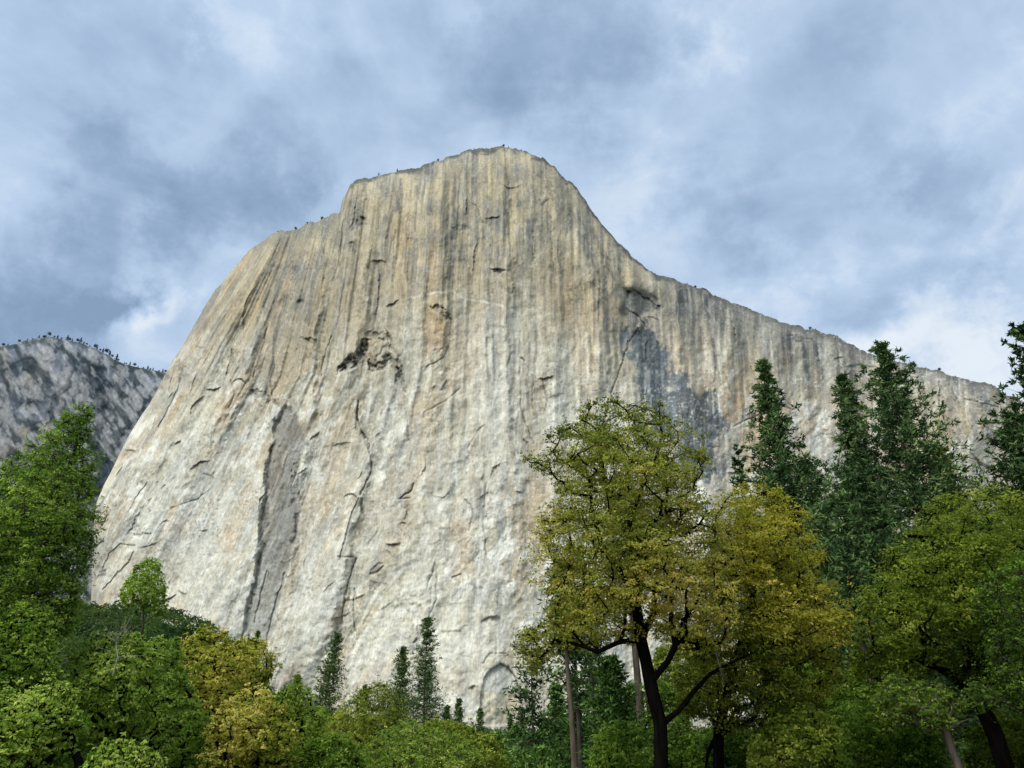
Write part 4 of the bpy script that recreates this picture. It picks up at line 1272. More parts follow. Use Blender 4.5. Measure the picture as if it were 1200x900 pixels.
def conifer_data(H, R, start=0.25, whorls=30, per=6, tuft=0.32, blade=(0.34, 0.10), nb=9, droop=0.15, upturn=0.2, pal=None, tone=0.5, rng=None,
                 profile=1.0, trunk_r=None, ragged=0.3, step=0.42, top_bare=0.0, flat=0.5, lean=0.0):
    """returns (Tubes, verts, quads, colors) of a conifer standing at the origin"""
    tb = Tubes()
    n = 12
    hh = np.linspace(0, 1, n)
    tr = trunk_r or H * 0.012
    bend = np.stack([lean * H * hh ** 1.5 + 0.004 * H * np.sin(hh * 7), 0.003 * H * np.sin(hh * 5 + 1), hh * H], 1)
    tb.add(bend, np.maximum(tr * (1 - hh) ** 0.8, 0.02) * (1 + 0.35 * np.exp(-hh * 40)), 8)

    def axis(t):
        return np.array([np.interp(t, hh, bend[:, 0]), np.interp(t, hh, bend[:, 1]), t * H])
    cen, axs, ton = [], [], []
    for w in range(whorls):
        s = (w + rng.uniform(-.3, .3)) / whorls            # 0 at crown base, 1 at tip
        s = min(max(s, 0), 0.995)
        t = start + (1 - start) * s
        Lm = R * ((1 - s) ** profile) * min(1.0, 0.55 + 1.6 * s) + 0.02 * R + 0.05
        a0 = rng.uniform(0, 6.28)
        for b in range(per):
            if rng.uniform() < 0.12:
                continue
            Lb = Lm * rng.uniform(1 - ragged * 1.3, 1 + ragged * 0.7)
            an = a0 + b * 6.283 / per + rng.uniform(-.4, .4)
            d = np.array([math.cos(an), math.sin(an), 0])
            p0 = axis(t)
            el = (0.75 * s - droop) + rng.uniform(-.15, .15)   # upper branches rise, lower ones droop
            K = max(3, int(Lb / step) + 1)
            f = np.linspace(0, 1, K)
            pts = p0 + d * (Lb * f)[:, None]
            pts[:, 2] += Lb * (math.tan(el) * f + upturn * f * f - 0.5 * droop * f)
            tb.add(pts[[0, K // 2, K - 1]] if K > 3 else pts, np.array([0.014 * Lb + .012, 0.009 * Lb + .008, 0.006]) if K > 3 else np.linspace(0.014 * Lb + .012, .006, K), 3)
            bt = tone + rng.normal(0, .22)
            for k in range(K):
                if f[k] < 0.22 and Lb > 1.0:
                    continue
                side = 0.30 * Lb * (1 - f[k]) * rng.uniform(0.2, 1.0) * rng.choice([-1, 1])
                nt = 2 if f[k] < 0.8 and Lb > 1.2 else 1
                for z in range(nt):
                    tf = tuft * (0.40 + 0.60 * min(1.0, 1.8 * (1 - s)))
                    o = pts[k] + np.array([-d[1], d[0], 0]) * side * (1 if z == 0 else -0.7) + rng.normal(0, 0.10, 3)
                    c = o + rng.normal(size=(nb, 3)) * tf * np.array([.5, .5, .5 * flat])
                    cen.append(c)
                    ax = unit(c - o + 0.25 * d * tuft + np.array([0, 0, 0.12 * tuft]))
                    axs.append(ax)
                    ton.append(np.full(nb, bt) + rng.normal(0, .15, nb))
    cen, axs, ton = np.concatenate(cen), np.concatenate(axs), np.concatenate(ton)
    v, q = leaf_quads(cen, blade[0], blade[1], rng, up=0.4, axis=axs, fold=0.05)
    col = np.repeat(pick_colors(pal, ton, rng, 0.25), 4, 0)
    return tb, v, q, col


def conifer(name, label, top, depth, width_px, base_u=None, group=None, seed=1, bark=None, ground_at=None, **kw):
    """A conifer whose tip is seen at pixel TOP at DEPTH metres."""
    rng = np.random.default_rng(seed)
    tip = at(top[0], top[1], depth)
    bx = tip[0] if base_u is None else base_u
    gz = float(ground_z(bx, depth))
    H = tip[2] - gz
    R = width_px / 2 / FPX * math.hypot(depth, tip[2] * 0.75) * 0.98
    tb, v, q, col = conifer_data(H, R, rng=rng, lean=(tip[0] - bx) / H, **kw)
    root = empty(name, (bx, depth, gz))
    tag(root, label, 'conifer', group)
    tb.build('trunk', bark or M_BARK_PINE, root)
    mesh_quads('crown', v, q, M_NEEDLE, root, colors=col)
    return root, len(q)


def copy_tree(root, loc, rz, sc, label, group=None):
    r = root.copy()
    COL.objects.link(r)
    r.location = tuple(float(c) for c in loc)
    r.rotation_euler = (0, 0, rz)
    r.scale = (sc, sc, sc)
    r['label'] = label
    if group:
        r['group'] = group
    for ch in root.children:
        c = ch.copy()
        COL.objects.link(c)
        c.parent = r
    return r


P_OAK = [lin(68, 82, 28), lin(108, 116, 40), lin(142, 144, 54), lin(170, 160, 68), lin(184, 160, 70)]
P_GOLD = [lin(86, 96, 28), lin(134, 132, 40), lin(150, 146, 46), lin(176, 164, 60), lin(194, 172, 84)]
P_GREEN = [lin(54, 76, 22), lin(88, 114, 34), lin(126, 146, 52), lin(160, 170, 74)]
P_BRIGHT = [lin(70, 96, 28), lin(106, 132, 42), lin(144, 160, 62), lin(174, 182, 86)]
P_OLIVE = [lin(60, 76, 20), lin(92, 108, 30), lin(130, 140, 46), lin(168, 168, 68)]
P_YEL = [lin(100, 116, 32), lin(148, 148, 50), lin(184, 174, 74), lin(206, 194, 100)]
P_PINE = [lin(32, 50, 24), lin(52, 74, 34), lin(76, 98, 46), lin(104, 122, 62)]
P_LPINE = [lin(48, 66, 30), lin(74, 94, 42), lin(104, 118, 58)]
P_CEDAR = [lin(50, 74, 22), lin(80, 108, 32), lin(118, 142, 48), lin(150, 166, 66)]
P_YOUNG = [lin(46, 68, 26), lin(74, 102, 38), lin(108, 134, 56)]
NLEAF = 0


def add(r):
    global NLEAF
    NLEAF += r[1]
    return r[0]


# ---- the tall forked oak and its neighbours on the right
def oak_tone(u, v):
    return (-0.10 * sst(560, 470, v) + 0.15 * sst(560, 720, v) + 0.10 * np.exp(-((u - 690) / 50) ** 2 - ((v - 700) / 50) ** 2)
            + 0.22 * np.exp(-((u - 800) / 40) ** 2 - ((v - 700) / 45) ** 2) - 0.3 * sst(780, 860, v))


add(broadleaf('black_oak', 'tall oak with forked black trunk and yellowing crown before the cliff, right of centre',
    [(622, 548), (606, 538), (612, 530), (640, 532), (636, 512), (655, 497), (676, 490), (682, 472), (706, 465), (728, 466), (744, 462), (760, 470), (780, 472), (794, 488), (812, 498),
     (820, 520), (832, 534), (834, 556), (818, 570), (834, 590), (848, 620), (858, 660), (866, 700), (860, 740), (840, 768), (800, 770), (770, 742), (742, 760), (716, 752), (694, 770), (664, 758),
     (640, 775), (616, 800), (606, 770), (610, 742), (640, 722), (650, 700), (626, 690), (622, 660), (636, 640), (626, 612), (640, 590), (650, 566)],
    37, [(775, 905), (774, 850), (762, 800), (751, 750), (746, 710), (742, 660), (738, 610), (736, 560), (735, 520)], P_OAK,
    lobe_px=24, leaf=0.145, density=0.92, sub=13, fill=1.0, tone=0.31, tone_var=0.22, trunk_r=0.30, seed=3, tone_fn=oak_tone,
    limbs=[[(773, 852), (796, 832, .3), (815, 808, .6), (832, 790, 1), (858, 776, 1.4), (884, 764, 2)], [(762, 800), (782, 776, -.6), (792, 756, -1), (800, 728, -1), (812, 712, -.8)],
           [(750, 745), (766, 718, .8), (768, 690, 1), (776, 640, 1.4), (800, 600, 1.8), (822, 590, 2)], [(746, 705), (728, 670, -.7), (706, 640, -1), (694, 600, -1.2), (690, 560, -1)],
           [(743, 668), (752, 640, -.6), (764, 612, -1), (790, 596, -1.4)], [(746, 712), (716, 690, .6), (684, 690, 1), (664, 696, 1.2)], [(740, 630), (722, 600, .6), (708, 560, .8), (700, 520, 1)],
           [(738, 600), (752, 570, .5), (768, 540, .9), (776, 510, 1)], [(751, 752), (726, 752, -.8), (700, 764, -1.2)], [(790, 758), (786, 730, -1.1), (788, 700, -1.3)]]))

r_ = add(broadleaf('black_oak', 'golden olive oak with slim twin stems pressing against the forked oak from the right',
    [(838, 590), (852, 575), (872, 566), (896, 564), (914, 572), (930, 590), (944, 602), (946, 622), (962, 640), (972, 668), (984, 690), (996, 716), (1000, 742), (988, 768), (978, 800), (960, 826), (930, 846),
     (900, 862), (868, 850), (850, 868), (826, 840), (806, 850), (792, 824), (812, 790), (806, 740), (820, 700), (812, 660), (826, 620)],
    42, [(842, 905), (842, 860), (850, 820), (862, 770), (880, 720), (884, 670), (880, 620)], P_GOLD,
    lobe_px=25, leaf=0.165, density=0.9, sub=14, fill=1.1, tone=0.34, tone_var=0.26, trunk_r=0.26, seed=5, wl=.6,
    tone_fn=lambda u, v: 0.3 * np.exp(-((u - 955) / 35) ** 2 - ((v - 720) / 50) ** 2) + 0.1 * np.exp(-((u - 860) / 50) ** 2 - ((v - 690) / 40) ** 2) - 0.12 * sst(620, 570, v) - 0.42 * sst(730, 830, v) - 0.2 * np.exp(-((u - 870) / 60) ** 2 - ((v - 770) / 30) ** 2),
    limbs=[[(842, 862), (830, 880, .3), (826, 905, .5)], [(862, 770), (900, 740, 1), (930, 700, 1.5)], [(856, 800), (830, 760, -.5), (822, 710, -.8)], [(884, 700), (910, 660, .8), (925, 620, 1)]]))
dead_twigs(r_, [(838, 762), (842, 776), (846, 790)], 38.0, 7, 1.0, 6)

add(broadleaf('broad_oak', 'broad olive green oak with low sloping limbs at right, under the dark pines',
    [(1008, 700), (1030, 668), (1040, 642), (1062, 618), (1078, 598), (1104, 580), (1132, 574), (1156, 570), (1190, 580), (1230, 576), (1270, 610), (1300, 670), (1300, 760), (1270, 830), (1215, 842), (1180, 820),
     (1150, 806), (1118, 800), (1085, 790), (1060, 812), (1020, 806), (1000, 780), (1014, 750), (1000, 730)],
    45, [(1180, 905), (1166, 860), (1146, 820), (1152, 770), (1160, 720), (1156, 670)], P_OLIVE,
    lobe_px=29, leaf=0.18, density=0.85, sub=14, tone=0.28, tone_var=0.25, trunk_r=0.42, seed=8,
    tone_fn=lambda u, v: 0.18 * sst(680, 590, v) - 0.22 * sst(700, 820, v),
    limbs=[[(1146, 820), (1122, 800, .4), (1104, 782, .8), (1080, 752, 1.2), (1058, 744, 1.4)], [(1152, 775), (1190, 740, 1), (1230, 700, 1.4)], [(1156, 730), (1120, 690, -.8), (1100, 650, -1)], [(1122, 800), (1140, 770, -.5), (1128, 740, -.6)]]))

add(broadleaf('maple_tree', 'fresh green leafy tree touching the right edge in front of the broad olive oak',
    [(1140, 716), (1150, 690), (1172, 664), (1200, 648), (1236, 640), (1262, 680), (1262, 760), (1240, 830), (1200, 838), (1168, 826), (1140, 836), (1128, 808), (1160, 790), (1158, 750)],
    38, [(1222, 905), (1218, 850), (1212, 790), (1208, 730)], P_GREEN,
    lobe_px=22, leaf=0.15, density=0.6, sub=12, tone=0.22, tone_var=0.28, trunk_r=0.22, seed=9, bark=M_BARK_GREY))

add(broadleaf('leaning_tree', 'small leaning tree with pale bark and thin foliage low beside the broad oak',
    [(1030, 806), (1050, 790), (1075, 800), (1110, 808), (1130, 822), (1120, 850), (1092, 862), (1066, 850), (1040, 856), (1026, 832)],
    40, [(1126, 905), (1116, 880), (1108, 855), (1100, 835)], P_GREEN,
    lobe_px=14, leaf=0.15, density=0.7, sub=11, tone=0.28, tone_var=0.25, trunk_r=0.19, seed=10, bark=M_BARK_PINE,
    limbs=[[(1108, 856), (1090, 848, .2), (1072, 836, .4)], [(1107, 856), (1122, 848, -.3), (1138, 842, -.5)]]))

# ---- dark pines behind, right
PINE_KW = dict(start=0.12, whorls=50, per=7, tuft=0.72, blade=(0.55, 0.16), nb=22, pal=P_PINE, tone=0.45, ragged=0.45, step=0.95, flat=0.75, upturn=0.22)
add(conifer('ponderosa_pine', 'tapering dark pine leftmost of the right hand group, above the golden olive oak', (893, 422), 76, 180, group='tall dark pines on the right', seed=21, profile=0.95, **PINE_KW))
add(conifer('ponderosa_pine', 'narrow dark pine in the middle of the right group, close beside the tallest one', (984, 438), 80, 126, group='tall dark pines on the right', seed=22, profile=0.75, **PINE_KW))
add(conifer('ponderosa_pine', 'tallest and widest dark pine of the right group, tip above the cliff edge', (1030, 404), 74, 198, group='tall dark pines on the right', seed=23, profile=0.72, **PINE_KW))
add(conifer('ponderosa_pine', 'short olive pine at the right shoulder of the tallest dark pine', (1098, 528), 78, 120, group='tall dark pines on the right', seed=24, profile=0.6, **dict(PINE_KW, pal=P_OLIVE, tone=.3)))
add(conifer('ponderosa_pine', 'sparse dark pine cut by the right edge, tip against the sky', (1192, 378), 58, 210, group='tall dark pines on the right', seed=25, profile=0.8,
            **dict(PINE_KW, whorls=44, per=6, tone=.3, tuft=.5)))
add(conifer('ponderosa_pine', 'dense dark pine cut by the right edge, below the sparse one', (1194, 486), 62, 260, group='tall dark pines on the right', seed=29, profile=0.6, **PINE_KW))
add(conifer('ponderosa_pine', 'thin sparse pine tip peeping up between the forked oak and the leftmost dark pine', (862, 518), 84, 110, group='tall dark pines on the right', seed=26, profile=0.8,
            **dict(PINE_KW, whorls=26, per=4, tone=.3, tuft=.45)))
add(conifer('ponderosa_pine', 'dark pine filling the dark gap between the golden olive oak and the broad olive oak', (1000, 560), 66, 170, group='tall dark pines on the right', seed=27, profile=0.5,
            **dict(PINE_KW, start=.12)))
add(conifer('ponderosa_pine', 'deep green pine standing behind the golden olive oak, lower than its neighbours', (942, 540), 88, 170, group='tall dark pines on the right', seed=28, profile=0.6, **PINE_KW))

# ---- left side
add(broadleaf('tall_tree', 'tall feathery green tree with pointed leaning top at the left edge',
    [(100, 464), (108, 486), (108, 520), (114, 545), (108, 575), (118, 600), (112, 640), (104, 672), (96, 700), (88, 740), (60, 760), (0, 780), (-60, 790), (-90, 700), (-70, 620), (-30, 570), (2, 545), (26, 528), (44, 508), (66, 500), (74, 482), (88, 478)],
    33, [(-10, 905), (4, 840), (14, 760), (34, 700), (56, 620), (80, 550), (98, 490)], P_CEDAR,
    lobe_px=17, leaf=0.15, density=1.0, sub=15, fill=1.7, tone=0.48, tone_var=0.28, trunk_r=0.28, seed=31, thick=0.8, bark=M_BARK_GREY, wl=.4,
    limbs=[[(20, 740), (0, 705, .3), (-30, 690, .5)], [(40, 670), (20, 620, .4), (0, 600, .6)], [(56, 620), (40, 575, .6), (28, 555, .8)], [(50, 640), (80, 620, -.5), (98, 600, -.6)]]))
add(broadleaf('slender_tree', 'small rounded tree top on a slim stem standing alone before the pale cliff at left',
    [(139, 698), (146, 684), (154, 676), (158, 664), (176, 654), (187, 662), (190, 674), (195, 688), (193, 704), (196, 718), (184, 724), (178, 712), (168, 718), (160, 706), (148, 714)],
    58, [(160, 905), (163, 840), (166, 760), (168, 715), (172, 680)], P_CEDAR,
    lobe_px=7, leaf=0.20, density=0.34, sub=7, tone=0.6, tone_var=0.25, trunk_r=0.075, seed=33, bark=M_BARK_GREY, fill=1.2, twigs=False))
add(broadleaf('leafy_tree', 'mid green tree below the pointed leaning tree at the left edge',
    [(-60, 730), (-10, 716), (30, 712), (58, 726), (66, 750), (60, 780), (80, 800), (60, 830), (0, 840), (-60, 830)],
    30, [(-20, 905), (-10, 850), (8, 800), (20, 760)], P_GREEN, lobe_px=18, leaf=0.14, density=0.8, sub=13, tone=0.42, tone_var=0.3, trunk_r=0.16, fill=0.8, seed=35))
add(broadleaf('leafy_tree', 'light green rounded tree nearest the lower left corner, above a short black trunk',
    [(-50, 830), (-20, 812), (-4, 818), (10, 800), (30, 804), (44, 796), (62, 806), (76, 802), (90, 818), (84, 832), (99, 840), (98, 858), (82, 862), (86, 876), (94, 888), (70, 886), (50, 900), (40, 930), (-50, 930)],
    21, [(94, 925), (92, 890), (84, 862), (60, 845)], P_BRIGHT, lobe_px=19, leaf=0.105, density=0.85, sub=14, tone=0.32, tone_var=0.3, trunk_r=0.10, fill=0.8, seed=36, thick=.7))
add(broadleaf('leafy_bush', 'low yellow green bush at the bottom edge right of the short black trunk',
    [(92, 912), (104, 888), (116, 882), (122, 870), (136, 874), (148, 864), (158, 876), (172, 874), (176, 888), (190, 894), (192, 912), (180, 940), (96, 940)],
    19, [(142, 945), (142, 915), (142, 890)], P_BRIGHT, lobe_px=13, leaf=0.09, density=0.85, sub=12, tone=0.36, tone_var=0.3, trunk_r=0.05, fill=0.8, seed=37, shrub=True, cat='bush'))
r_ = add(broadleaf('leafy_tree', 'bright green spreading tree with a pale dead twig fan in its top, lower left',
    [(72, 800), (84, 782), (78, 766), (98, 760), (104, 744), (120, 752), (132, 736), (150, 744), (164, 738), (170, 758), (188, 764), (184, 780), (210, 792), (200, 812), (216, 832), (204, 852), (208, 872), (180, 884), (160, 866), (138, 874), (118, 860), (98, 866), (104, 836), (84, 826)],
    34, [(140, 905), (140, 868), (146, 830), (140, 780)], P_BRIGHT, lobe_px=19, leaf=0.15, density=0.8, sub=13, tone=0.42, tone_var=0.3, trunk_r=0.17, fill=0.8, seed=38))
dead_twigs(r_, [(132, 792), (138, 770), (136, 752), (146, 744)], 31.0, 16, 1.3, 5)
add(broadleaf('leafy_tree', 'clear green willowy tree between the twig fan tree and the yellowing oaks',
    [(170, 770), (178, 750), (196, 742), (212, 754), (218, 790), (232, 820), (250, 850), (252, 905), (180, 905), (196, 860), (186, 820)],
    40, [(216, 915), (214, 880), (204, 820), (198, 780)], P_BRIGHT, lobe_px=15, leaf=0.16, density=0.85, sub=12, tone=0.40, tone_var=0.22, trunk_r=0.15, fill=0.8, seed=39))
add(broadleaf('yellowing_oak', 'tallest yellowing oak at left, with dark twin stems',
    [(204, 776), (214, 766), (208, 750), (226, 748), (236, 734), (250, 744), (264, 738), (272, 754), (290, 750), (300, 764), (300, 790), (296, 815), (272, 826), (250, 836), (228, 838), (212, 820)],
    46, [(254, 905), (252, 870), (258, 840), (256, 800), (250, 770)], P_YEL, lobe_px=15, leaf=0.18, density=0.68, sub=12, tone=0.35, tone_var=0.32, trunk_r=0.17, fill=0.8, seed=41,
    limbs=[[(252, 875), (246, 850, .3), (240, 810, .6), (236, 780, .8)]]))
add(broadleaf('yellowing_oak', 'patchy yellow and green oak low in front of the other yellowing oaks',
    [(236, 890), (248, 868), (238, 850), (254, 838), (256, 818), (274, 822), (284, 804), (300, 812), (312, 804), (320, 824), (338, 830), (332, 846), (354, 858), (344, 878), (356, 905), (300, 896), (270, 910), (244, 905)],
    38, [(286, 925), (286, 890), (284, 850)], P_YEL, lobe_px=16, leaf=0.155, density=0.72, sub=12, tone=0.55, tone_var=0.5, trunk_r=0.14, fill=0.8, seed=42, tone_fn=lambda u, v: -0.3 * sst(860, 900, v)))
add(broadleaf('yellowing_oak', 'brownish yellow oak top behind the twin stemmed yellow oak, under the slope',
    [(268, 770), (276, 752), (292, 746), (312, 754), (322, 776), (316, 800), (296, 806), (276, 796)],
    60, [(300, 905), (298, 850), (296, 790)], P_YEL, lobe_px=11, leaf=0.22, density=0.75, sub=9, tone=0.25, tone_var=0.3, trunk_r=0.16, seed=43))
add(broadleaf('leafy_tree', 'green round crowned tree right of the low patchy yellow oak',
    [(322, 820), (334, 802), (352, 800), (366, 816), (378, 840), (384, 870), (376, 905), (340, 905), (346, 866)],
    52, [(358, 915), (358, 880), (354, 840)], P_GREEN, lobe_px=14, leaf=0.19, density=0.9, sub=11, tone=0.5, tone_var=0.3, trunk_r=0.15, fill=0.8, seed=44))

# ---- middle
add(broadleaf('willow_bush', 'tall rounded green willow at bottom centre, left of the twin conifers',
    [(376, 905), (380, 860), (396, 832), (420, 812), (440, 798), (458, 800), (470, 822), (478, 850), (470, 905)],
    56, [(430, 920), (430, 880), (436, 830)], P_OLIVE, lobe_px=16, leaf=0.19, density=0.9, sub=12, tone=0.66, tone_var=0.25, trunk_r=0.14, seed=51, cat='bush', bark=M_BARK_GREY, wl=.42))
add(broadleaf('willow_bush', 'widest bright green willow along the bottom edge in the centre',
    [(416, 930), (424, 880), (446, 858), (470, 846), (500, 850), (526, 858), (548, 872), (566, 890), (580, 930)],
    44, [(490, 945), (490, 910), (488, 880)], P_BRIGHT, lobe_px=17, leaf=0.16, density=0.95, sub=13, tone=0.45, tone_var=0.3, trunk_r=0.12, seed=52, cat='bush', bark=M_BARK_GREY, wl=.42))
add(broadleaf('willow_bush', 'dark green bush at the bottom edge between the yellow oak and the widest willow',
    [(340, 930), (346, 890), (366, 868), (394, 860), (416, 872), (428, 900), (432, 930)],
    40, [(388, 945), (388, 915), (388, 885)], P_GREEN, lobe_px=15, leaf=0.15, density=0.95, sub=12, tone=0.34, tone_var=0.25, trunk_r=0.1, seed=53, cat='bush', shrub=True))
CON_KW = dict(start=0.08, whorls=38, per=7, tuft=0.8, blade=(0.6, 0.2), nb=11, pal=P_LPINE, tone=0.35, ragged=0.42, step=0.9, flat=0.7)
add(conifer('slim_conifer', 'slim see-through conifer standing alone left of the twin conifers', (396, 741), 165, 66, base_u=-37.5, group='slim conifers before the cliff foot', seed=61, profile=0.8, **CON_KW))
add(conifer('slim_conifer', 'taller right one of the twin conifers before the cliff foot', (502, 722), 172, 58, group='slim conifers before the cliff foot', seed=62, profile=0.7, **CON_KW))
add(conifer('slim_conifer', 'shorter left one of the twin conifers before the cliff foot', (473, 758), 176, 42, group='slim conifers before the cliff foot', seed=63, profile=0.65, **CON_KW))
add(conifer('slim_conifer', 'small dark spire poking above the wooded slope at left', (303, 737), 240, 34, group='slim conifers before the cliff foot', seed=64, profile=0.9, **dict(CON_KW, pal=P_YOUNG, tone=.3)))
add(conifer('slim_conifer', 'pale green spire between the wooded slope and the see-through conifer', (349, 790), 150, 44, group='slim conifers before the cliff foot', seed=65, profile=0.9, **dict(CON_KW, pal=P_OLIVE, tone=.5)))
for i, (u_, v_, d_, w_, lb) in enumerate((
        (428, 800, 120, 26, 'thin brownish spire just left of the tall rounded willow'),
        (524, 826, 130, 24, 'thin grey green conifer right below the twin conifers'),
        (538, 818, 140, 28, 'second thin conifer right of the twins, a little taller than its neighbour'),
        (563, 828, 150, 20, 'lone thin sapling conifer left of the arch in the cliff'),
        (598, 836, 170, 14, 'tiny dark conifer spire right in front of the arch'),
        (612, 826, 170, 18, 'small dark spire between the arch and the tufted pine'))):
    add(conifer('young_conifer', lb, (u_, v_), d_, w_, group='thin young conifers at the cliff foot', seed=70 + i, profile=0.8, **dict(CON_KW, whorls=20, tuft=.5, blade=(.5, .18), pal=P_LPINE if i < 4 else P_PINE, tone=.4, step=.7)))

# ---- pines with bare stems seen under the forked oak
STEM_KW = dict(whorls=16, per=4, tuft=0.55, blade=(0.5, 0.15), nb=11, pal=P_PINE, tone=0.35, ragged=0.5, step=0.55, flat=0.7)
add(conifer('tufted_pine', 'open pine with dark separate tufts and thin stem left of the bare tan trunk', (623, 735), 70, 66, group='bare stemmed pines under the forked oak', seed=81, profile=0.4, start=0.32, **dict(STEM_KW, whorls=14)))
add(conifer('tufted_pine', 'pine with a straight bare tan trunk, the palest stem left of the forked oak', (656, 655), 52, 50, base_u=3.75, group='bare stemmed pines under the forked oak', seed=82, profile=0.6, start=0.62, trunk_r=0.24, **STEM_KW))
add(conifer('tufted_pine', 'pine whose dark brown trunk stands just behind the bare tan one', (672, 690), 58, 60, group='bare stemmed pines under the forked oak', seed=83, profile=0.6, start=0.45, trunk_r=0.22, bark=M_BARK_GREY, **STEM_KW))
add(conifer('tufted_pine', 'pine with a thin grey trunk midway between the tan trunk and the dark cedar', (688, 668), 64, 50, group='bare stemmed pines under the forked oak', seed=84, profile=0.6, start=0.6, trunk_r=0.2, bark=M_BARK_GREY, **STEM_KW))
add(conifer('tufted_pine', 'pine with a thick reddish trunk close to the left of the forked black trunk', (730, 560), 66, 60, group='bare stemmed pines under the forked oak', seed=85, profile=0.6, start=0.66, trunk_r=0.40, **STEM_KW))
add(conifer('tufted_pine', 'second reddish trunked pine touching the thick one beside the forked black trunk', (741, 580), 68, 50, group='bare stemmed pines under the forked oak', seed=86, profile=0.6, start=0.66, trunk_r=0.3, **STEM_KW))
add(conifer('tufted_pine', 'pine with brown leaning trunk between the golden olive oak and the broad olive oak', (986, 640), 56, 60, base_u=24.6, group='bare stemmed pines under the forked oak', seed=87, profile=0.6, start=0.62, trunk_r=0.36, **STEM_KW))
add(conifer('dark_cedar', 'dense dark green cedar left of the forked black trunk', (713, 772), 46, 66, seed=91, start=0.06, whorls=30, per=8, tuft=0.5, blade=(0.36, 0.10), nb=14, pal=P_YOUNG, tone=0.12, ragged=0.3, step=0.4, profile=0.55))

# ---- understorey and young trees along the bottom edge
for i, (poly, d_, pal, tone, lb) in enumerate((
        ([(742, 905), (746, 860), (760, 830), (752, 800), (776, 790), (800, 820), (812, 860), (816, 905)], 60, P_GREEN, .35, 'green thicket behind the forked black trunk'),
        ([(800, 905), (812, 868), (840, 846), (872, 850), (890, 880), (896, 905)], 48, P_GREEN, .3, 'green thicket low behind the slim twin stems of the golden olive oak'),
        ([(878, 905), (884, 862), (908, 838), (944, 826), (972, 838), (984, 870), (986, 905)], 40, P_OLIVE, .45, 'olive shrub at the bottom edge right of the twin stems'),
        ([(968, 905), (978, 850), (1000, 806), (1030, 800), (1048, 830), (1052, 870), (1050, 905)], 52, P_GREEN, .22, 'deep green shrub at the bottom edge below the brown leaning trunk'),
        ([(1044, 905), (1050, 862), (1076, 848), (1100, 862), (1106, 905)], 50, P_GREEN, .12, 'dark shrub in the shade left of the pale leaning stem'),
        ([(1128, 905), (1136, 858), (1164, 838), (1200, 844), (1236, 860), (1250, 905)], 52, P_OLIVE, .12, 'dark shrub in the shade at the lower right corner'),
        ([(690, 905), (700, 860), (722, 846), (748, 856), (756, 905)], 42, P_BRIGHT, .2, 'green shrub at the foot of the dark cedar'),
        ([(760, 800), (770, 760), (796, 740), (830, 740), (850, 780), (840, 830), (800, 840)], 62, P_OLIVE, .3, 'olive tree glimpsed through the fork of the black trunk'),
        ([(900, 840), (910, 790), (940, 770), (976, 780), (1000, 800), (996, 840), (950, 856)], 60, P_GREEN, .3, 'green tree glimpsed below the golden leaves of the golden olive oak'),
        ([(-60, 905), (-60, 800), (-10, 780), (50, 776), (90, 800), (100, 905)], 64, P_GREEN, .35, 'green tree behind the light green rounded tree at lower left'),
        ([(80, 905), (90, 800), (130, 778), (180, 782), (220, 810), (226, 905)], 70, P_GREEN, .4, 'green tree behind the low yellow green bush at lower left'),
        ([(196, 905), (206, 830), (240, 800), (300, 800), (330, 830), (340, 905)], 76, P_OLIVE, .4, 'olive tree behind the low patchy yellow oak at left'),
        ([(316, 905), (322, 850), (350, 826), (400, 836), (430, 850), (440, 905)], 84, P_GREEN, .45, 'green tree behind the dark green bush left of centre'),
        ([(470, 905), (476, 862), (510, 842), (550, 850), (580, 868), (600, 905)], 90, P_OLIVE, .5, 'olive tree behind the widest willow, under the twin conifers'),
        ([(996, 800), (1000, 740), (1030, 710), (1060, 720), (1080, 770), (1070, 820), (1030, 836)], 62, P_OLIVE, .35, 'olive green tree behind the left end of the broad oak'))):
    d_ = float(d_)
    P_ = np.array(poly, float)
    mu = P_[:, 0].mean()
    add(broadleaf('green_shrub', lb, poly, d_, [(mu, 915), (mu, 900), (mu, P_[:, 1].mean())], pal, lobe_px=15, leaf=0.0042 * d_, density=0.85, sub=12, tone=tone, tone_var=0.28, trunk_r=0.1,
                  seed=100 + i, cat='shrub', group='shrubs and young trees under the oaks', shrub=True, twigs=False))
YK = dict(start=0.05, whorls=20, per=7, tuft=0.7, blade=(0.55, 0.2), nb=9, pal=P_YOUNG, ragged=0.4, step=0.7, flat=0.8)
for i, (u_, v_, d_, w_, tn, lb) in enumerate((
        (582, 858, 105, 40, .6, 'young light conifer below the lone sapling, nearest the widest willow'),
        (604, 850, 125, 36, .4, 'young conifer under the tiny dark spire by the arch'),
        (620, 862, 90, 44, .5, 'young conifer in front of the foot of the tufted pine'),
        (640, 846, 110, 44, .35, 'young conifer left against the bare tan trunk'),
        (652, 800, 85, 46, .22, 'darker conifer rising left of the bare tan trunk'),
        (676, 815, 75, 50, .3, 'conifer filling the space between the tan trunk and the grey trunk'),
        (696, 780, 90, 50, .25, 'conifer behind the thin grey trunk, beside the dark cedar'),
        (742, 800, 80, 54, .4, 'conifer behind the reddish trunks, left of the fork'),
        (560, 866, 95, 40, .65, 'light green young conifer at the right end of the widest willow'),
        (632, 880, 62, 40, .6, 'lowest light green sapling at the bottom edge before the tan trunk'))):
    add(conifer('young_fir', lb, (u_, v_), d_, w_, group='young firs along the bottom edge', seed=130 + i, profile=0.7, **dict(YK, tone=tn)))


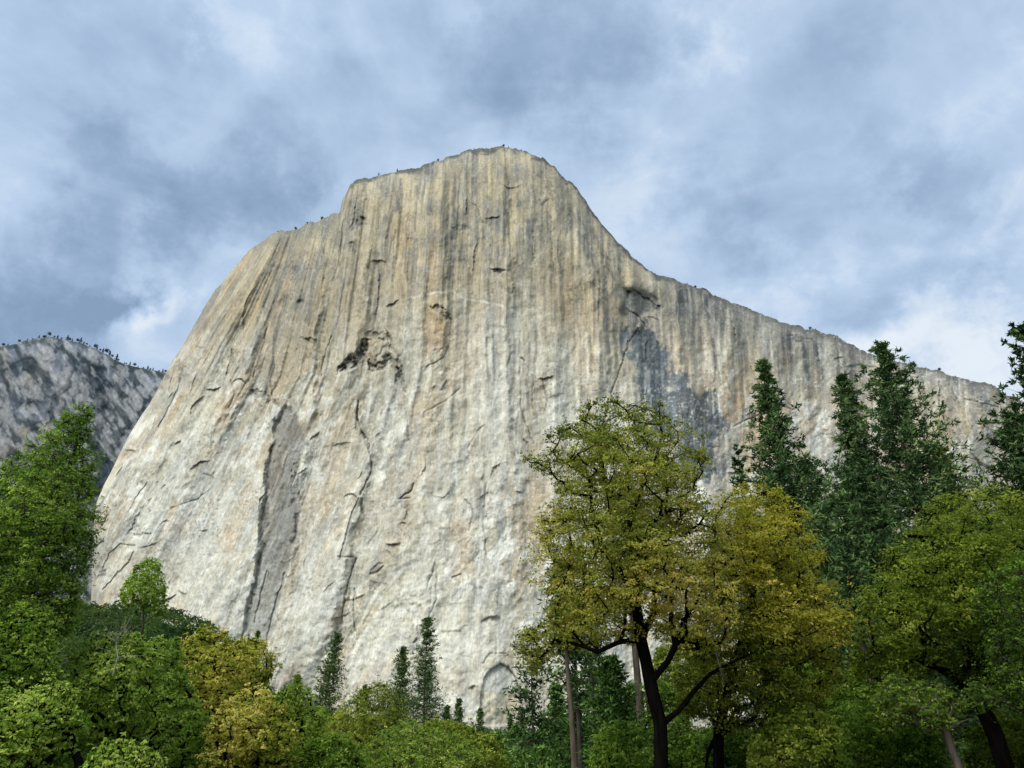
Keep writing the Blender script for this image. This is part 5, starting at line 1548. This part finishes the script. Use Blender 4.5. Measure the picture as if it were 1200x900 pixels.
# ---- woodland that covers the talus (far too many crowns to count)
def talus_wood():
    rng = np.random.default_rng(77)
    cen, ton, sz = [], [], []
    for i in range(6500):
        y = rng.uniform(190, 640)
        a = rng.uniform(-1.0, 1.05)
        if y < 300 and rng.uniform() < 0.4:
            continue
        x = a * y
        z = float(ground_z(x, y))
        r = rng.uniform(3.0, 6.5)
        hgt = rng.uniform(5, 12) if a < -0.25 else rng.uniform(4, 9)
        n = int(80 * (500 / y) ** 0.6) if a < -0.2 else 36
        d = unit(rng.normal(size=(n, 3)) + np.array([0, -0.25, 0.5]))
        lump = 1 + 0.35 * np.sin(d[:, :1] * 5 + i) * np.cos(d[:, 2:] * 6 + i * 2)
        c = np.array([x, y, z + hgt - r * 0.6]) + d * r * np.array([1, 1, 0.9]) * lump * rng.uniform(0.75, 1.0, (n, 1))
        cen.append(c)
        t = 0.45 + 0.3 * vn(np.array([x / 60]), np.array([y / 60]), 9)[0] + rng.normal(0, .16)
        ton.append(np.full(n, t) + rng.normal(0, .1, n))
        sz.append(np.full(n, r * 0.34))
    cen, ton, sz = np.concatenate(cen), np.concatenate(ton), np.concatenate(sz)
    v, q = leaf_quads(cen, sz, sz * 0.75, rng, up=0.8)
    pal = [lin(34, 54, 26), lin(52, 74, 32), lin(74, 92, 40), lin(108, 112, 50)]
    col = np.repeat(pick_colors(pal, ton, rng, .2), 4, 0)
    o = mesh_quads('talus_woodland', v, q, M_LEAF, colors=col)
    o['kind'] = 'stuff'
    o['label'] = 'dark green woodland covering the slope under the cliff'
    return len(q)


NLEAF += talus_wood()


# ---- small trees on the skylines
def tiny_tree(name, label, group, loc, H, R, seed, round_top):
    rng = np.random.default_rng(seed)
    root = empty(name, loc)
    tag(root, label, 'tree', group)
    tb = Tubes()
    tb.add([(0, 0, -1.5), (0, 0, H * .5), (0.1, 0, H * 0.95)], [H * .03, H * .022, H * .006], 5)
    tb.build('trunk', M_BARK_GREY, root)
    n = 90
    if round_top:
        d = unit(rng.normal(size=(n, 3)))
        c = np.array([0, 0, H * .66]) + d * np.array([R, R, H * .32]) * (rng.uniform(0.2, 1, (n, 1)) ** 0.5) * (1 + .3 * np.sin(d[:, :1] * 6 + seed))
    else:
        s = rng.uniform(0.12, 1, n)
        an = rng.uniform(0, 6.28, n)
        rr = R * (1.05 - s) * rng.uniform(0.3, 1.1, n)
        c = np.stack([rr * np.cos(an), rr * np.sin(an), s * H], 1)
    v, q = leaf_quads(c, R * .62, R * .42, rng, up=.3)
    col = np.repeat(pick_colors([lin(40, 52, 48), lin(56, 70, 60), lin(76, 88, 72)], rng.uniform(0, 1, n), rng, .2), 4, 0)
    mesh_quads('crown', v, q, M_NEEDLE, root, colors=col)
    return root


def rim_point(Pgrid, Ugrid, u, down=0):
    j = int(np.argmin(np.abs(Ugrid[0] - u)))
    return Pgrid[-1 - down, j]


FT = 'small dark tree on the rim of the darker cliff at far left'
protos_far = [tiny_tree('rim_tree', FT, 'trees on the far cliff rim', rim_point(FAR_P, FAR_U, 57) + (0, 0, -1), 16, 5.2, 201, True),
              tiny_tree('rim_tree', FT, 'trees on the far cliff rim', rim_point(FAR_P, FAR_U, 94) + (0, 0, -1), 18, 5.2, 202, False)]
for i, (u_, s_) in enumerate(((3, .8), (9, .4), (22, .7), (31, .5), (37, .6), (44, .7), (50, .8), (53, .55), (63, .5), (66, .8), (71, .55), (77, 1.15), (80, .7), (84, .6), (90, .8), (97, .7), (101, .6), (104, .55), (110, 1.15),
                              (113, .7), (117, .6), (120, .95), (124, 1.1), (128, 1.05), (131, .8), (135, 1.15), (138, .6), (144, .5), (147, .45), (152, .7), (157, .8), (161, .4), (167, .45), (172, .8), (175, .5), (179, .6), (185, .5), (190, .65), (193, .7))):
    p = rim_point(FAR_P, FAR_U, u_) + np.array([0, RNG.uniform(0, 6), -1.0])
    copy_tree(protos_far[i % 2], p, RNG.uniform(0, 6), s_ * RNG.uniform(.85, 1.1), FT, 'trees on the far cliff rim')
NT = 'tiny bush or tree on the skyline rim of the great pale wall'
pr = [tiny_tree('skyline_tree', NT, 'trees on the great wall rim', rim_point(CLIFF_P, CLIFF_U, 346) + (0, 0, -.6), 5.5, 2.2, 211, True),
      tiny_tree('skyline_tree', NT, 'trees on the great wall rim', rim_point(CLIFF_P, CLIFF_U, 466) + (0, 0, -.6), 6.5, 1.7, 212, False)]
for i, (u_, s_) in enumerate(((360, .8), (364, .5), (377, 1.2), (384, .5), (325, .6), (444, .8), (513, 1.1), (519, .6), (556, .4), (583, .6), (590, 1.0), (596, .7), (611, .6), (806, .6),
                              (815, .9), (845, .4), (950, .9), (956, .6), (1060, 1.1), (1066, .6), (1102, 1.1), (1120, .5))):
    p = rim_point(CLIFF_P, CLIFF_U, u_) + np.array([0, RNG.uniform(0, 2), -.6])
    copy_tree(pr[i % 2], p, RNG.uniform(0, 6), s_ * RNG.uniform(.8, 1.1), NT, 'trees on the great wall rim')

print('leaf quads', NLEAF)
